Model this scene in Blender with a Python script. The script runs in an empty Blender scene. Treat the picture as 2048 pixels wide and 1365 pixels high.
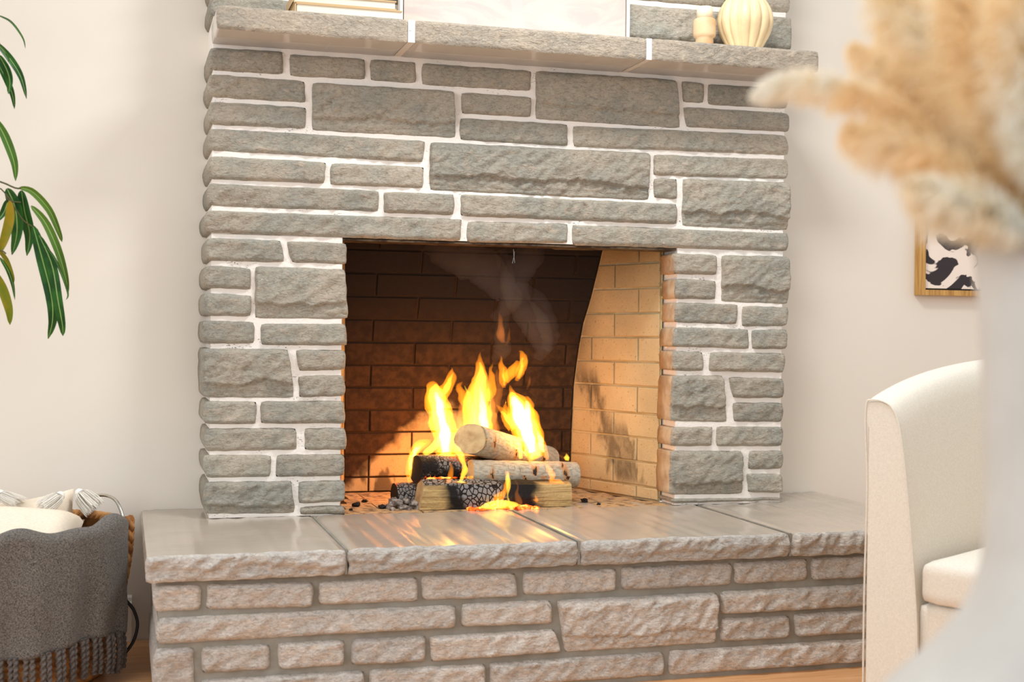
import bpy, bmesh, math, random
from mathutils import Vector, Matrix, noise
C = bpy.context.scene.collection
S = bpy.context.scene
PI = math.pi

# ------------------------------------------------------------------ camera
cam_d = bpy.data.cameras.new('camera'); cam = bpy.data.objects.new('camera', cam_d); C.objects.link(cam)
S.camera = cam
yaw, pitch, roll = math.radians(16.3), math.radians(-.4), .011
fw = Vector((math.sin(yaw)*math.cos(pitch), math.cos(yaw)*math.cos(pitch), math.sin(pitch)))
r0 = Vector((math.cos(yaw), -math.sin(yaw), 0)); u0 = r0.cross(fw)
rt = r0*math.cos(roll)+u0*math.sin(roll); up = u0*math.cos(roll)-r0*math.sin(roll)
cam.matrix_world = Matrix(((rt.x, up.x, -fw.x, 0), (rt.y, up.y, -fw.y, -3.7), (rt.z, up.z, -fw.z, .888), (0, 0, 0, 1)))
cam_d.sensor_width = 36; cam_d.lens = 36*2659/2048; cam_d.clip_start = .05
cam_d.dof.use_dof = True; cam_d.dof.focus_distance = 3.75; cam_d.dof.aperture_fstop = 3.6

# ------------------------------------------------------------------ world, lights, exposure
w = bpy.data.worlds.new('room_light'); S.world = w; w.use_nodes = True
w.node_tree.nodes['Background'].inputs[0].default_value = (.99, 1.0, 1.005, 1)
w.node_tree.nodes['Background'].inputs[1].default_value = .92
def area(name, loc, target, sx, sy, power, col):
    d = bpy.data.lights.new(name, 'AREA'); d.shape = 'RECTANGLE'; d.size = sx; d.size_y = sy; d.energy = power; d.color = col
    o = bpy.data.objects.new(name, d); C.objects.link(o); o.location = loc
    o.rotation_euler = (Vector(target)-Vector(loc)).to_track_quat('-Z', 'Y').to_euler(); return o
area('ceiling_lamp_light', (1.15, -.95, 2.55), (1.15, -.75, 0), .5, .3, 25, (.98, 1, 1))
area('window_light', (-2.6, -3.2, 1.7), (1.1, 0, .8), 1.8, 1.6, 56, (.96, 1, 1.03))
S.view_settings.view_transform = 'Standard'; S.view_settings.look = 'None'
S.view_settings.exposure = 0.05; S.view_settings.gamma = 1.0; S.view_settings.use_curve_mapping = False
S.cycles.use_denoising = True
S.cycles.max_bounces = 8; S.cycles.diffuse_bounces = 4; S.cycles.transparent_max_bounces = 16
S.cycles.sample_clamp_indirect = 6; S.cycles.caustics_reflective = False; S.cycles.caustics_refractive = False

# ------------------------------------------------------------------ materials
def lin(c):
    return tuple(((v/255)/12.92 if v/255 <= .04045 else ((v/255+.055)/1.055)**2.4) for v in c)+(1,)
class NT:
    def __init__(s, name):
        s.m = bpy.data.materials.new(name); s.m.use_nodes = True; s.t = s.m.node_tree; s.n = s.t.nodes
        s.b = s.n['Principled BSDF']; s.b.inputs['Specular IOR Level'].default_value = .3
        s.tc = s.n.new('ShaderNodeTexCoord')
    def L(s, a, b): s.t.links.new(a, b)
    def map(s, scale=(1, 1, 1), rot=(0, 0, 0), src='Object'):
        m = s.n.new('ShaderNodeMapping'); m.inputs['Scale'].default_value = scale; m.inputs['Rotation'].default_value = rot
        s.L(s.tc.outputs[src], m.inputs[0]); return m.outputs[0]
    def noise(s, vec, scale, detail=4, rough=.55, dist=0):
        n = s.n.new('ShaderNodeTexNoise'); n.inputs['Scale'].default_value = scale; n.inputs['Detail'].default_value = detail
        n.inputs['Roughness'].default_value = rough; n.inputs['Distortion'].default_value = dist; s.L(vec, n.inputs['Vector']); return n.outputs[0]
    def vor(s, vec, scale, feature='F1', out=0):
        n = s.n.new('ShaderNodeTexVoronoi'); n.feature = feature; n.inputs['Scale'].default_value = scale; s.L(vec, n.inputs['Vector']); return n.outputs[out]
    def ramp(s, fac, stops):
        r = s.n.new('ShaderNodeValToRGB'); e = r.color_ramp.elements
        while len(e) < len(stops): e.new(.5)
        for i, (p, c) in enumerate(stops):
            e[i].position = p; e[i].color = c if len(c) == 4 else lin(c)
        s.L(fac, r.inputs[0]); return r.outputs[0]
    def mix(s, fac, a, b, mode='MIX'):
        m = s.n.new('ShaderNodeMix'); m.data_type = 'RGBA'; m.blend_type = mode
        for v, i in ((fac, 0), (a, 6), (b, 7)):
            if hasattr(v, 'links'): s.L(v, m.inputs[i])
            elif i == 0: m.inputs[0].default_value = v
            else: m.inputs[i].default_value = v if len(v) == 4 else lin(v)
        return m.outputs[2]
    def math(s, op, a, b=0.0, clamp=False):
        m = s.n.new('ShaderNodeMath'); m.operation = op; m.use_clamp = clamp
        for v, i in ((a, 0), (b, 1)):
            if hasattr(v, 'links'): s.L(v, m.inputs[i])
            else: m.inputs[i].default_value = v
        return m.outputs[0]
    def xyz(s, vec=None):
        n = s.n.new('ShaderNodeSeparateXYZ'); s.L(vec or s.tc.outputs['Object'], n.inputs[0]); return n.outputs
    def step(s, v, a, b):
        n = s.n.new('ShaderNodeMapRange'); n.interpolation_type = 'SMOOTHSTEP'
        n.inputs[1].default_value = a; n.inputs[2].default_value = b; s.L(v, n.inputs[0]); return n.outputs[0]
    def rnd(s):
        n = s.n.new('ShaderNodeObjectInfo'); return n.outputs['Random']
    def bump(s, h, strength=.5, dist=.003):
        b = s.n.new('ShaderNodeBump'); b.inputs['Strength'].default_value = strength; b.inputs['Distance'].default_value = dist
        s.L(h, b.inputs['Height']); s.L(b.outputs[0], s.b.inputs['Normal'])
    def fin(s, col, rough=.8, **kw):
        if hasattr(col, 'links'): s.L(col, s.b.inputs['Base Color'])
        else: s.b.inputs['Base Color'].default_value = col if len(col) == 4 else lin(col)
        if hasattr(rough, 'links'): s.L(rough, s.b.inputs['Roughness'])
        else: s.b.inputs['Roughness'].default_value = rough
        for k, v in kw.items(): s.b.inputs[k.replace('_', ' ')].default_value = v
        return s.m

def stone_mat(name, c1, c2, c3, specks, bs=.9, bd=.008, rough=.75):
    k = NT(name)
    v = k.map((1, 1, 2.1), (0, math.radians(38), 0))
    big = k.noise(k.tc.outputs['Object'], 6, 3)
    med = k.noise(v, 26, 5, .6, .8)
    fine = k.noise(v, 85, 6, .72, .9)
    col = k.mix(k.step(big, .38, .64), c1, c2)
    col = k.mix(k.step(med, .5, .72), col, c3)
    dk = k.step(fine, .30, .56)
    col = k.mix(dk, k.mix(.50, col, tuple(int(x*.48) for x in c2)), col)
    rn = k.rnd(); hsv = k.n.new('ShaderNodeHueSaturation'); k.L(col, hsv.inputs['Color'])
    k.L(k.math('ADD', k.math('MULTIPLY', rn, .18), .91), hsv.inputs['Value'])
    col = hsv.outputs[0]
    sp = k.noise(k.tc.outputs['Object'], 150, 2)
    sp2 = k.noise(k.tc.outputs['Object'], 7, 2)
    m = k.math('MULTIPLY', k.step(sp, .70, .76), k.step(sp2, .50, .66))
    col = k.mix(m, col, specks)
    h = k.math('ADD', k.math('MULTIPLY', med, 1.2), k.math('MULTIPLY', fine, .6))
    k.bump(h, bs, bd)
    return k.fin(col, rough)
M = {}
M['stone'] = stone_mat('grey_painted_stone', (186, 175, 158), (166, 163, 151), (192, 178, 160), (228, 222, 210))
M['base_stone'] = stone_mat('pinkish_painted_stone', (222, 212, 201), (212, 204, 195), (226, 210, 194), (238, 230, 220), .95, .009, .7)
M['ledge_stone'] = stone_mat('pale_rough_edge_stone', (212, 204, 195), (205, 199, 191), (218, 204, 188), (236, 230, 222), .95, .009, .6)
M['mantel_front'] = stone_mat('mantel_edge_stone', (186, 172, 154), (170, 160, 145), (200, 182, 160), (236, 224, 208))
def sawn(name, c1, c2, rough, sc):
    k = NT(name)
    st = k.noise(k.map((.8, 30, 1), (0, 0, math.radians(1.5))), 5, 4, .6, .3)
    bl = k.noise(k.tc.outputs['Object'], 5, 3)
    col = k.mix(k.step(bl, .35, .65), c1, c2)
    col = k.mix(k.math('MULTIPLY', k.step(st, .62, .72), .45), col, sc)
    k.bump(st, .05, .001)
    return k.fin(col, k.math('ADD', k.math('MULTIPLY', st, .12), rough), Specular_IOR_Level=.55)
M['sawn_hearth'] = sawn('polished_hearth_stone', (188, 174, 158), (178, 166, 151), .12, (204, 195, 182))
k = NT('smooth_mantel_underside')
sx = k.xyz(); bl = k.noise(k.tc.outputs['Object'], 6, 3)
sc = k.noise(k.map((1, .12, 1), (0, 0, math.radians(-50))), 60, 2, .5, .2)
msk = k.math('MULTIPLY', k.step(sc, .68, .72), k.step(k.noise(k.tc.outputs['Object'], 9, 1), .5, .6))
M['mantel_under'] = k.fin(k.mix(k.math('MULTIPLY', msk, .6), k.mix(k.step(bl, .3, .7), (228, 220, 212), (220, 213, 206)), (240, 234, 226)), .18, Specular_IOR_Level=.5)
def plain(name, c, rough=.7, bsc=0, bst=.3, var=None, vsc=8, **kw):
    k = NT(name); col = c
    if var: col = k.mix(k.step(k.noise(k.tc.outputs['Object'], vsc, 4), .35, .65), c, var)
    if bsc: k.bump(k.noise(k.tc.outputs['Object'], bsc, 4), bst, .002)
    return k.fin(col, rough, **kw)
k = NT('white_painted_mortar')
gr = k.math('MULTIPLY', k.step(k.noise(k.map((1, 1, 3)), 130, 3), .60, .68), k.step(k.noise(k.map((1, 1, 3)), 5, 2), .55, .63))
k.bump(k.noise(k.tc.outputs['Object'], 110, 4), .6, .004)
M['mortar'] = k.fin(k.mix(gr, (241, 234, 226), (96, 90, 80)), .6)
M['grey_mortar'] = plain('grey_mortar', (150, 147, 138), .6, 120, .5, (138, 134, 124), 20)
M['wall'] = plain('cream_wall_paint', (234, 226, 213), .75, 260, .05, (231, 222, 209), 2)
M['trim'] = plain('off_white_trim_paint', (240, 237, 229), .3)
M['ceiling'] = plain('white_ceiling', (240, 236, 228), .8)
# firebrick with soot
def firebrick(name, kind):
    k = NT(name); x, y, z = k.xyz()
    n1 = k.noise(k.tc.outputs['Object'], 5, 4); n2 = k.noise(k.tc.outputs['Object'], 40, 4); fine = k.noise(k.tc.outputs['Object'], 160, 3)
    col = k.mix(k.step(n1, .35, .65), (206, 182, 138), (190, 168, 128))
    col = k.mix(k.step(fine, .62, .72), col, (150, 120, 84))
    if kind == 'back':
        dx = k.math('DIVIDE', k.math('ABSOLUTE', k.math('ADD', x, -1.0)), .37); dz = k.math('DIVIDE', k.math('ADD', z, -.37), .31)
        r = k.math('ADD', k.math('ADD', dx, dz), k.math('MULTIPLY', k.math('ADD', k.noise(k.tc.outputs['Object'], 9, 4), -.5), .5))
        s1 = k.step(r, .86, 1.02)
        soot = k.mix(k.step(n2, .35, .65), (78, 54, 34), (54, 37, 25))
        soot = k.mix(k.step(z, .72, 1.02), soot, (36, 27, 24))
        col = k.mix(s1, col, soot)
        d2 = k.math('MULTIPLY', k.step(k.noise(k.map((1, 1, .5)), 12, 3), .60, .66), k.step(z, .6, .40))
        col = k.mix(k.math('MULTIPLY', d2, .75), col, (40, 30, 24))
    elif kind == 'side':
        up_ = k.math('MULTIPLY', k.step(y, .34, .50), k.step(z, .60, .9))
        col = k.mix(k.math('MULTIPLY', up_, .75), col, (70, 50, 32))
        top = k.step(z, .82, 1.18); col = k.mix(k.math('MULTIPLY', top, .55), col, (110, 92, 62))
        nz = k.math('MULTIPLY', k.math('ADD', k.noise(k.map((1, 2.0, .8)), 10, 4, .6, .4), -.5), .22)
        for (yc, zc_, wd, zt, am_) in ((.425, .76, .055, .80, .70), (.29, .62, .032, .64, .6)):
            d_ = k.math('ABSOLUTE', k.math('ADD', k.math('SUBTRACT', k.math('ADD', y, k.math('MULTIPLY', k.math('SUBTRACT', zc_, z), .55)), yc), nz))
            mk = k.math('MULTIPLY', k.step(d_, wd*1.15, 0.0), k.math('MULTIPLY', k.step(z, zt, zt-.08), k.step(z, .395, .44)))
            col = k.mix(k.math('MULTIPLY', mk, am_), col, (60, 44, 32))
    else:
        col = k.mix(k.step(n2, .45, .65), (196, 160, 116), (120, 96, 72))
    k.bump(k.math('ADD', n2, fine), .35, .003)
    return k.fin(col, .85)
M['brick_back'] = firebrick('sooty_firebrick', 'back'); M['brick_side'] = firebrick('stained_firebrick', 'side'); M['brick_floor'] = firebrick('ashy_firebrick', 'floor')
M['brick_mortar'] = plain('firebox_mortar_dark', (66, 48, 34), .9, 90, .5)
M['brick_mortar_side'] = plain('firebox_mortar_pale', (206, 190, 150), .9, 90, .5, (186, 164, 120), 12)
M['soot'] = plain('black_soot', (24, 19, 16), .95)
M['jamb'] = plain('tan_jamb_stone', (200, 178, 148), .75, 60, .8, (172, 146, 116), 18)
M['steel'] = plain('heat_stained_steel', (116, 98, 78), .45, 60, .3, (58, 40, 28), 30, Metallic=.5)
M['wire'] = plain('pale_wire', (190, 196, 190), .4, Metallic=.6)
M['char'] = None
# wood floor
k = NT('oak_floor')
g = k.noise(k.map((2, 40, 2)), 3, 5, .6, .6)
col = k.mix(k.step(g, .35, .65), (218, 166, 116), (202, 148, 100))
hs = k.n.new('ShaderNodeHueSaturation'); k.L(col, hs.inputs['Color']); k.L(k.math('ADD', k.math('MULTIPLY', k.rnd(), .3), .85), hs.inputs['Value'])
M['floor'] = k.fin(hs.outputs[0], .28)
M['floor_gap'] = plain('dark_floor_joint', (90, 56, 30), .8)
# logs
def birch():
    k = NT('birch_bark')
    v = k.tc.outputs['UV']
    m1 = k.noise(k.map((60, 6, 1), src='UV'), 1, 4, .6)
    patch = k.noise(k.map((7, 3, 1), src='UV'), 1, 4, .6, .5)
    col = k.mix(k.step(k.noise(k.map((14, 40, 1), src='UV'), 1, 3), .4, .7), (180, 170, 152), (146, 134, 116))
    col = k.mix(k.step(m1, .64, .68), col, (70, 52, 38))
    col = k.mix(k.step(patch, .54, .64), col, (190, 136, 88))
    col = k.mix(k.step(patch, .62, .67), col, (48, 34, 26))
    k.bump(m1, .5, .004); return k.fin(col, .7)
M['birch'] = birch()
def cut():
    k = NT('cut_wood'); v = k.map((1, 1, 1)); n = k.noise(v, 22, 5, .6, .2)
    col = k.mix(k.step(n, .3, .75), (206, 180, 134), (164, 132, 92)); return k.fin(col, .8)
M['cut'] = cut()
def charred(name, amount, glow):
    k = NT(name); x, y, z = k.xyz()
    cells = k.vor(k.map((1, 1, .8), (0, .2, 0)), 88, 'DISTANCE_TO_EDGE')
    ash = k.step(cells, .06, .12)
    reg = k.step(k.noise(k.tc.outputs['Object'], 9, 3), .62-amount*.3, .70-amount*.3)
    col = k.mix(k.math('MULTIPLY', ash, reg), (22, 17, 15), (120, 114, 110))
    k.bump(cells, .8, .006)
    if glow:
        gm = k.math('MULTIPLY', k.step(cells, .10, .0), k.step(k.noise(k.tc.outputs['Object'], 14, 3), .50, .62))
        k.b.inputs['Emission Color'].default_value = (1, .13, .02, 1)
        k.L(k.math('MULTIPLY', gm, glow), k.b.inputs['Emission Strength'])
    return k.fin(col, .85)
M['char'] = charred('charred_bark', .3, 1.2); M['char2'] = charred('ashen_charred_wood', .9, 2.5)
def splitlog():
    k = NT('half_charred_split_wood'); x, y, z = k.xyz()
    gr = k.noise(k.map((2, 1, 40)), 4, 4, .6, .6)
    wood = k.mix(k.step(gr, .35, .7), (196, 166, 112), (150, 118, 76))
    cells = k.vor(k.map((1, 1, .75), (0, .25, 0)), 74, 'DISTANCE_TO_EDGE'); ash = k.step(cells, .07, .13)
    d = k.math('SUBTRACT', k.math('ADD', x, k.math('MULTIPLY', k.noise(k.tc.outputs['Object'], 12, 3), .12)), 0)
    inn = k.math('MULTIPLY', k.step(d, .93, .98), k.step(d, 1.27, 1.22))
    topc = k.step(z, .437, .448)
    black = k.math('MAXIMUM', inn, topc)
    core = k.math('MULTIPLY', k.step(d, 1.0, 1.03), k.step(d, 1.15, 1.12))
    core = k.math('MAXIMUM', core, k.math('MULTIPLY', topc, k.step(x, 1.1, 1.0)))
    col = k.mix(black, wood, k.mix(k.math('MULTIPLY', ash, core), (24, 19, 17), (132, 128, 126)))
    k.bump(k.math('ADD', gr, cells), .6, .005); return k.fin(col, .8)
M['split'] = splitlog()
def emis(name, col, s):
    k = NT(name); k.b.inputs['Emission Color'].default_value = col; k.b.inputs['Emission Strength'].default_value = s; return k.fin((30, 10, 5), .9)
k = NT('glowing_embers'); n = k.noise(k.tc.outputs['Object'], 45, 3)
k.L(k.ramp(n, [(.35, (.25, .01, .0, 1)), (.5, (1, .12, .01, 1)), (.68, (1, .62, .12, 1))]), k.b.inputs['Emission Color'])
k.b.inputs['Emission Strength'].default_value = 2.4; M['ember'] = k.fin((40, 16, 10), .9)
M['ash'] = plain('grey_ash', (170, 160, 150), .95, 80, 1.0, (90, 80, 74), 60)
M['coal'] = plain('black_charcoal', (34, 26, 22), .8, 90, 1.0)
def flame_mat(name, rgb, s):
    m = bpy.data.materials.new(name); m.use_nodes = True; t = m.node_tree; t.nodes.clear()
    o = t.nodes.new('ShaderNodeOutputMaterial'); e = t.nodes.new('ShaderNodeEmission')
    e.inputs[0].default_value = (*rgb, 1); e.inputs[1].default_value = s; t.links.new(e.outputs[0], o.inputs['Volume']); return m
M['flame_out'] = flame_mat('flame_orange_gas', (1, .27, .010), 70)
M['flame_mid'] = flame_mat('flame_yellow_gas', (1, .62, .05), 100)
M['flame_core'] = flame_mat('flame_hot_core_gas', (1, .85, .34), 140)
M['flame_faint'] = flame_mat('flame_faint_gas', (1, .27, .04), 18)
m = bpy.data.materials.new('thin_smoke'); m.use_nodes = True; t = m.node_tree; t.nodes.clear()
o = t.nodes.new('ShaderNodeOutputMaterial'); e = t.nodes.new('ShaderNodeVolumePrincipled')
e.inputs['Color'].default_value = (.75, .72, .74, 1); e.inputs['Density'].default_value = 2.1; t.links.new(e.outputs[0], o.inputs['Volume']); M['smoke'] = m
# fabrics etc
def fabric(name, c1, c2, sc, bs, rough=.9):
    k = NT(name); a = k.noise(k.map((1, 1, 6)), sc, 2, .5); b = k.noise(k.map((6, 6, 1)), sc, 2, .5)
    wv = k.math('MULTIPLY', k.math('ADD', a, b), .5)
    k.bump(wv, bs, .002); k.b.inputs['Sheen Weight'].default_value = .15
    return k.fin(k.mix(k.step(wv, .40, .60), c1, c2), rough)
M['chair'] = fabric('cream_linen', (230, 222, 208), (216, 207, 192), 170, .25)
M['throw'] = fabric('charcoal_heather_weave', (46, 45, 46), (134, 126, 117), 240, .7)
M['rope'] = fabric('grey_twisted_yarn', (104, 94, 88), (76, 70, 66), 90, .5)
M['pillow'] = fabric('cream_cotton', (246, 232, 212), (238, 220, 196), 120, .15)
M['tassel'] = plain('ivory_yarn', (248, 242, 232), .8)
M['wicker'] = plain('golden_brown_wicker', (206, 150, 90), .6, 70, .6, (134, 84, 42), 22)
M['brushed'] = plain('brushed_nickel', (196, 192, 182), .25, Metallic=1.0)
M['black_metal'] = plain('black_cable_rubber', (16, 16, 18), .35)
k = NT('long_green_leaf'); uvx = k.xyz(k.tc.outputs['UV'])[0]
rib = k.step(k.math('ABSOLUTE', k.math('ADD', uvx, -.5)), .06, .02)
g = k.mix(k.step(k.rnd(), .7, .95), k.mix(k.step(k.noise(k.tc.outputs['Object'], 20, 2), .4, .6), (24, 70, 26), (44, 98, 34)), (84, 118, 36))
M['leaf'] = k.fin(k.mix(rib, g, (150, 184, 110)), .35)
M['leaf_yellow'] = plain('yellowing_leaf', (104, 122, 26), .4, 0, 0, (150, 130, 30), 14)
M['twig'] = plain('brown_green_twig', (84, 82, 48), .7)
M['trunk'] = plain('brown_trunk_bark', (110, 84, 58), .85, 60, .6, (80, 60, 42), 20)
M['pot'] = plain('matte_white_pot', (222, 216, 206), .6)
M['soil'] = plain('dark_soil', (46, 34, 26), .95, 60, 1)
M['vase'] = plain('matte_white_ceramic', (200, 197, 190), .6, 30, .25, (191, 187, 180), 9)
k = NT('pampas_fluff'); cc = k.mix(k.step(k.noise(k.tc.outputs['Object'], 9, 3), .36, .62), (255, 254, 248), (255, 236, 200))
k.fin(cc, .8, Sheen_Weight=.3); tr = k.n.new('ShaderNodeBsdfTranslucent'); k.L(cc, tr.inputs[0]); mx = k.n.new('ShaderNodeMixShader'); mx.inputs[0].default_value = .6
out = k.n['Material Output']; k.L(k.b.outputs[0], mx.inputs[1]); k.L(tr.outputs[0], mx.inputs[2]); k.L(mx.outputs[0], out.inputs[0]); M['fluff'] = k.m
M['straw'] = plain('straw_stem', (222, 196, 140), .6)
M['oak'] = None
k = NT('light_oak_frame'); g = k.noise(k.map((30, 30, 1.5)), 4, 5, .6, .5); M['oak'] = k.fin(k.mix(k.step(g, .35, .65), (206, 160, 92), (168, 122, 62)), .5)
k = NT('abstract_ink_print')
x, y, z = k.xyz(); n = k.noise(k.map((1, 1, 1.2), (0, .7, 0)), 6, 3, .5, 1.2)
M['print'] = k.fin(k.mix(k.step(n, .50, .515), (242, 226, 212), (54, 44, 46)), .5)
k = NT('blush_abstract_canvas')
n = k.noise(k.map((1, 1, 2.4)), 5, 6, .65, 1.5); n2 = k.noise(k.map((3, 1, 1)), 3, 4, .6, 1)
col = k.mix(k.step(n, .35, .62), (206, 188, 176), (186, 172, 165)); col = k.mix(k.math('MULTIPLY', k.step(n2, .58, .68), .6), col, (196, 180, 176))
col = k.mix(k.math('MULTIPLY', k.step(n, .66, .72), .7), col, (170, 150, 134)); k.bump(n, .3, .003); M['canvas'] = k.fin(col, .6)
M['white'] = plain('white_frame_paint', (240, 238, 232), .4)
M['dark'] = plain('dark_gap', (52, 46, 42), .8)
M['pages'] = plain('cream_book_pages', (226, 216, 196), .8, 0, 0)
M['cover'] = plain('tan_book_cover', (196, 166, 124), .6)
M['wood_turned'] = plain('pale_turned_wood', (222, 190, 150), .55, 40, .2, (204, 164, 118), 14)
M['wax'] = plain('ivory_wax', (244, 226, 198), .5, Subsurface_Weight=.2)
M['gourd'] = plain('cream_glazed_ribbed_ceramic', (232, 208, 164), .4, 0, 0, (214, 190, 148), 10)
M['table'] = plain('walnut_side_table', (120, 84, 56), .4)

# ------------------------------------------------------------------ building helpers
def link(name, me, parent=None, mats=None):
    o = bpy.data.objects.new(name, me); C.objects.link(o)
    for m in (mats or []): me.materials.append(M[m] if isinstance(m, str) else m)
    if parent is not None:
        o.parent = parent
        if parent.type == 'EMPTY': o.matrix_parent_inverse = Matrix.Translation(-parent.location)
    return o
def obj(name, verts, faces, mats, parent=None, smooth=True, midx=None, uv=None):
    me = bpy.data.meshes.new(name); me.from_pydata([tuple(v) for v in verts], [], faces)
    if isinstance(mats, str): mats = [mats]
    o = link(name, me, parent, mats)
    if smooth: me.polygons.foreach_set('use_smooth', [True]*len(me.polygons))
    if midx: me.polygons.foreach_set('material_index', midx)
    if uv:
        l = me.uv_layers.new(name='UVMap')
        for i, lp in enumerate(me.loops): l.data[i].uv = uv[lp.vertex_index]
    return o
def thing(name, label, cat, loc, group=None):
    o = bpy.data.objects.new(name, None); C.objects.link(o); o.location = loc; o.empty_display_size = .05
    o['label'] = label; o['category'] = cat
    if group: o['group'] = group
    return o
def tag(o, label=None, cat=None, group=None, kind=None):
    if label: o['label'] = label
    if cat: o['category'] = cat
    if group: o['group'] = group
    if kind: o['kind'] = kind
    return o
class MB:
    def __init__(s): s.v = []; s.f = []
    def add(s, vs, fs):
        b = len(s.v); s.v += [tuple(v) for v in vs]; s.f += [tuple(i+b for i in f) for f in fs]; return s
    def box(s, x0, x1, y0, y1, z0, z1):
        vs = [(x, y, z) for x in (x0, x1) for y in (y0, y1) for z in (z0, z1)]
        return s.add(vs, [(0, 1, 3, 2), (4, 6, 7, 5), (0, 4, 5, 1), (2, 3, 7, 6), (0, 2, 6, 4), (1, 5, 7, 3)])
    def tube(s, pts, rad, n=8, flat=1.0, lobes=0, twist=0, caps=True, side=None):
        P = [Vector(p) for p in pts]; N = len(P)
        R = rad if isinstance(rad, (list, tuple)) else [rad]*N
        t0 = (P[1]-P[0]).normalized(); ref = Vector((0, 1, 0)) if abs(t0.y) < .8 else Vector((1, 0, 0))
        if side: ref = Vector(side)
        vs = []; fs = []
        for i in range(N):
            t = (P[min(i+1, N-1)]-P[max(i-1, 0)]).normalized()
            a = (ref-t*ref.dot(t)).normalized(); b = t.cross(a); ref = a
            for j in range(n):
                an = 2*PI*j/n+twist*i
                rr = R[i]*(1+(.28*math.cos(lobes*2*PI*j/n) if lobes else 0))
                vs.append(P[i]+a*math.cos(an)*rr*flat+b*math.sin(an)*rr)
        for i in range(N-1):
            for j in range(n):
                q = (j+1) % n; fs.append((i*n+j, i*n+q, (i+1)*n+q, (i+1)*n+j))
        if caps: fs.append(tuple(range(n))[::-1]); fs.append(tuple((N-1)*n+j for j in range(n)))
        return s.add(vs, fs)
    def lathe(s, prof, cx, cy, n=40, ribs=0, rd=0, cap=True):
        vs = []; fs = []
        for r, z in prof:
            for j in range(n):
                a = 2*PI*j/n; rr = r*(1-(rd*(1-abs(math.sin(ribs*a/2)))**1.6 if ribs else 0))
                vs.append((cx+rr*math.cos(a), cy+rr*math.sin(a), z))
        for i in range(len(prof)-1):
            for j in range(n):
                q = (j+1) % n; fs.append((i*n+j, i*n+q, (i+1)*n+q, (i+1)*n+j))
        if cap: fs.append(tuple(range(n))[::-1]); fs.append(tuple((len(prof)-1)*n+j for j in range(n)))
        return s.add(vs, fs)
    def obj(s, name, mats, parent=None, smooth=False): return obj(name, s.v, s.f, mats, parent, smooth)
def bez(pts, n):
    """Catmull-Rom through the points (any tuple length)"""
    P = [pts[0]]+list(pts)+[pts[-1]]; out = []
    k = len(pts)-1
    for i in range(n+1):
        t = i/n*k; a = min(int(t), k-1); u = t-a; p0, p1, p2, p3 = P[a], P[a+1], P[a+2], P[a+3]
        out.append(tuple(.5*((2*p1[d])+(-p0[d]+p2[d])*u+(2*p0[d]-5*p1[d]+4*p2[d]-p3[d])*u*u+(-p0[d]+3*p1[d]-3*p2[d]+p3[d])*u**3) for d in range(len(p1))))
    return out
def sm(a, b, x):
    t = max(0, min(1, (x-a)/(b-a))); return t*t*(3-2*t)
def fbm(x, y, z, o=4):
    return noise.fractal(Vector((x, y, z)), .9, 2.1, o)
CA, SA = math.cos(math.radians(38)), math.sin(math.radians(38))
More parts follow.
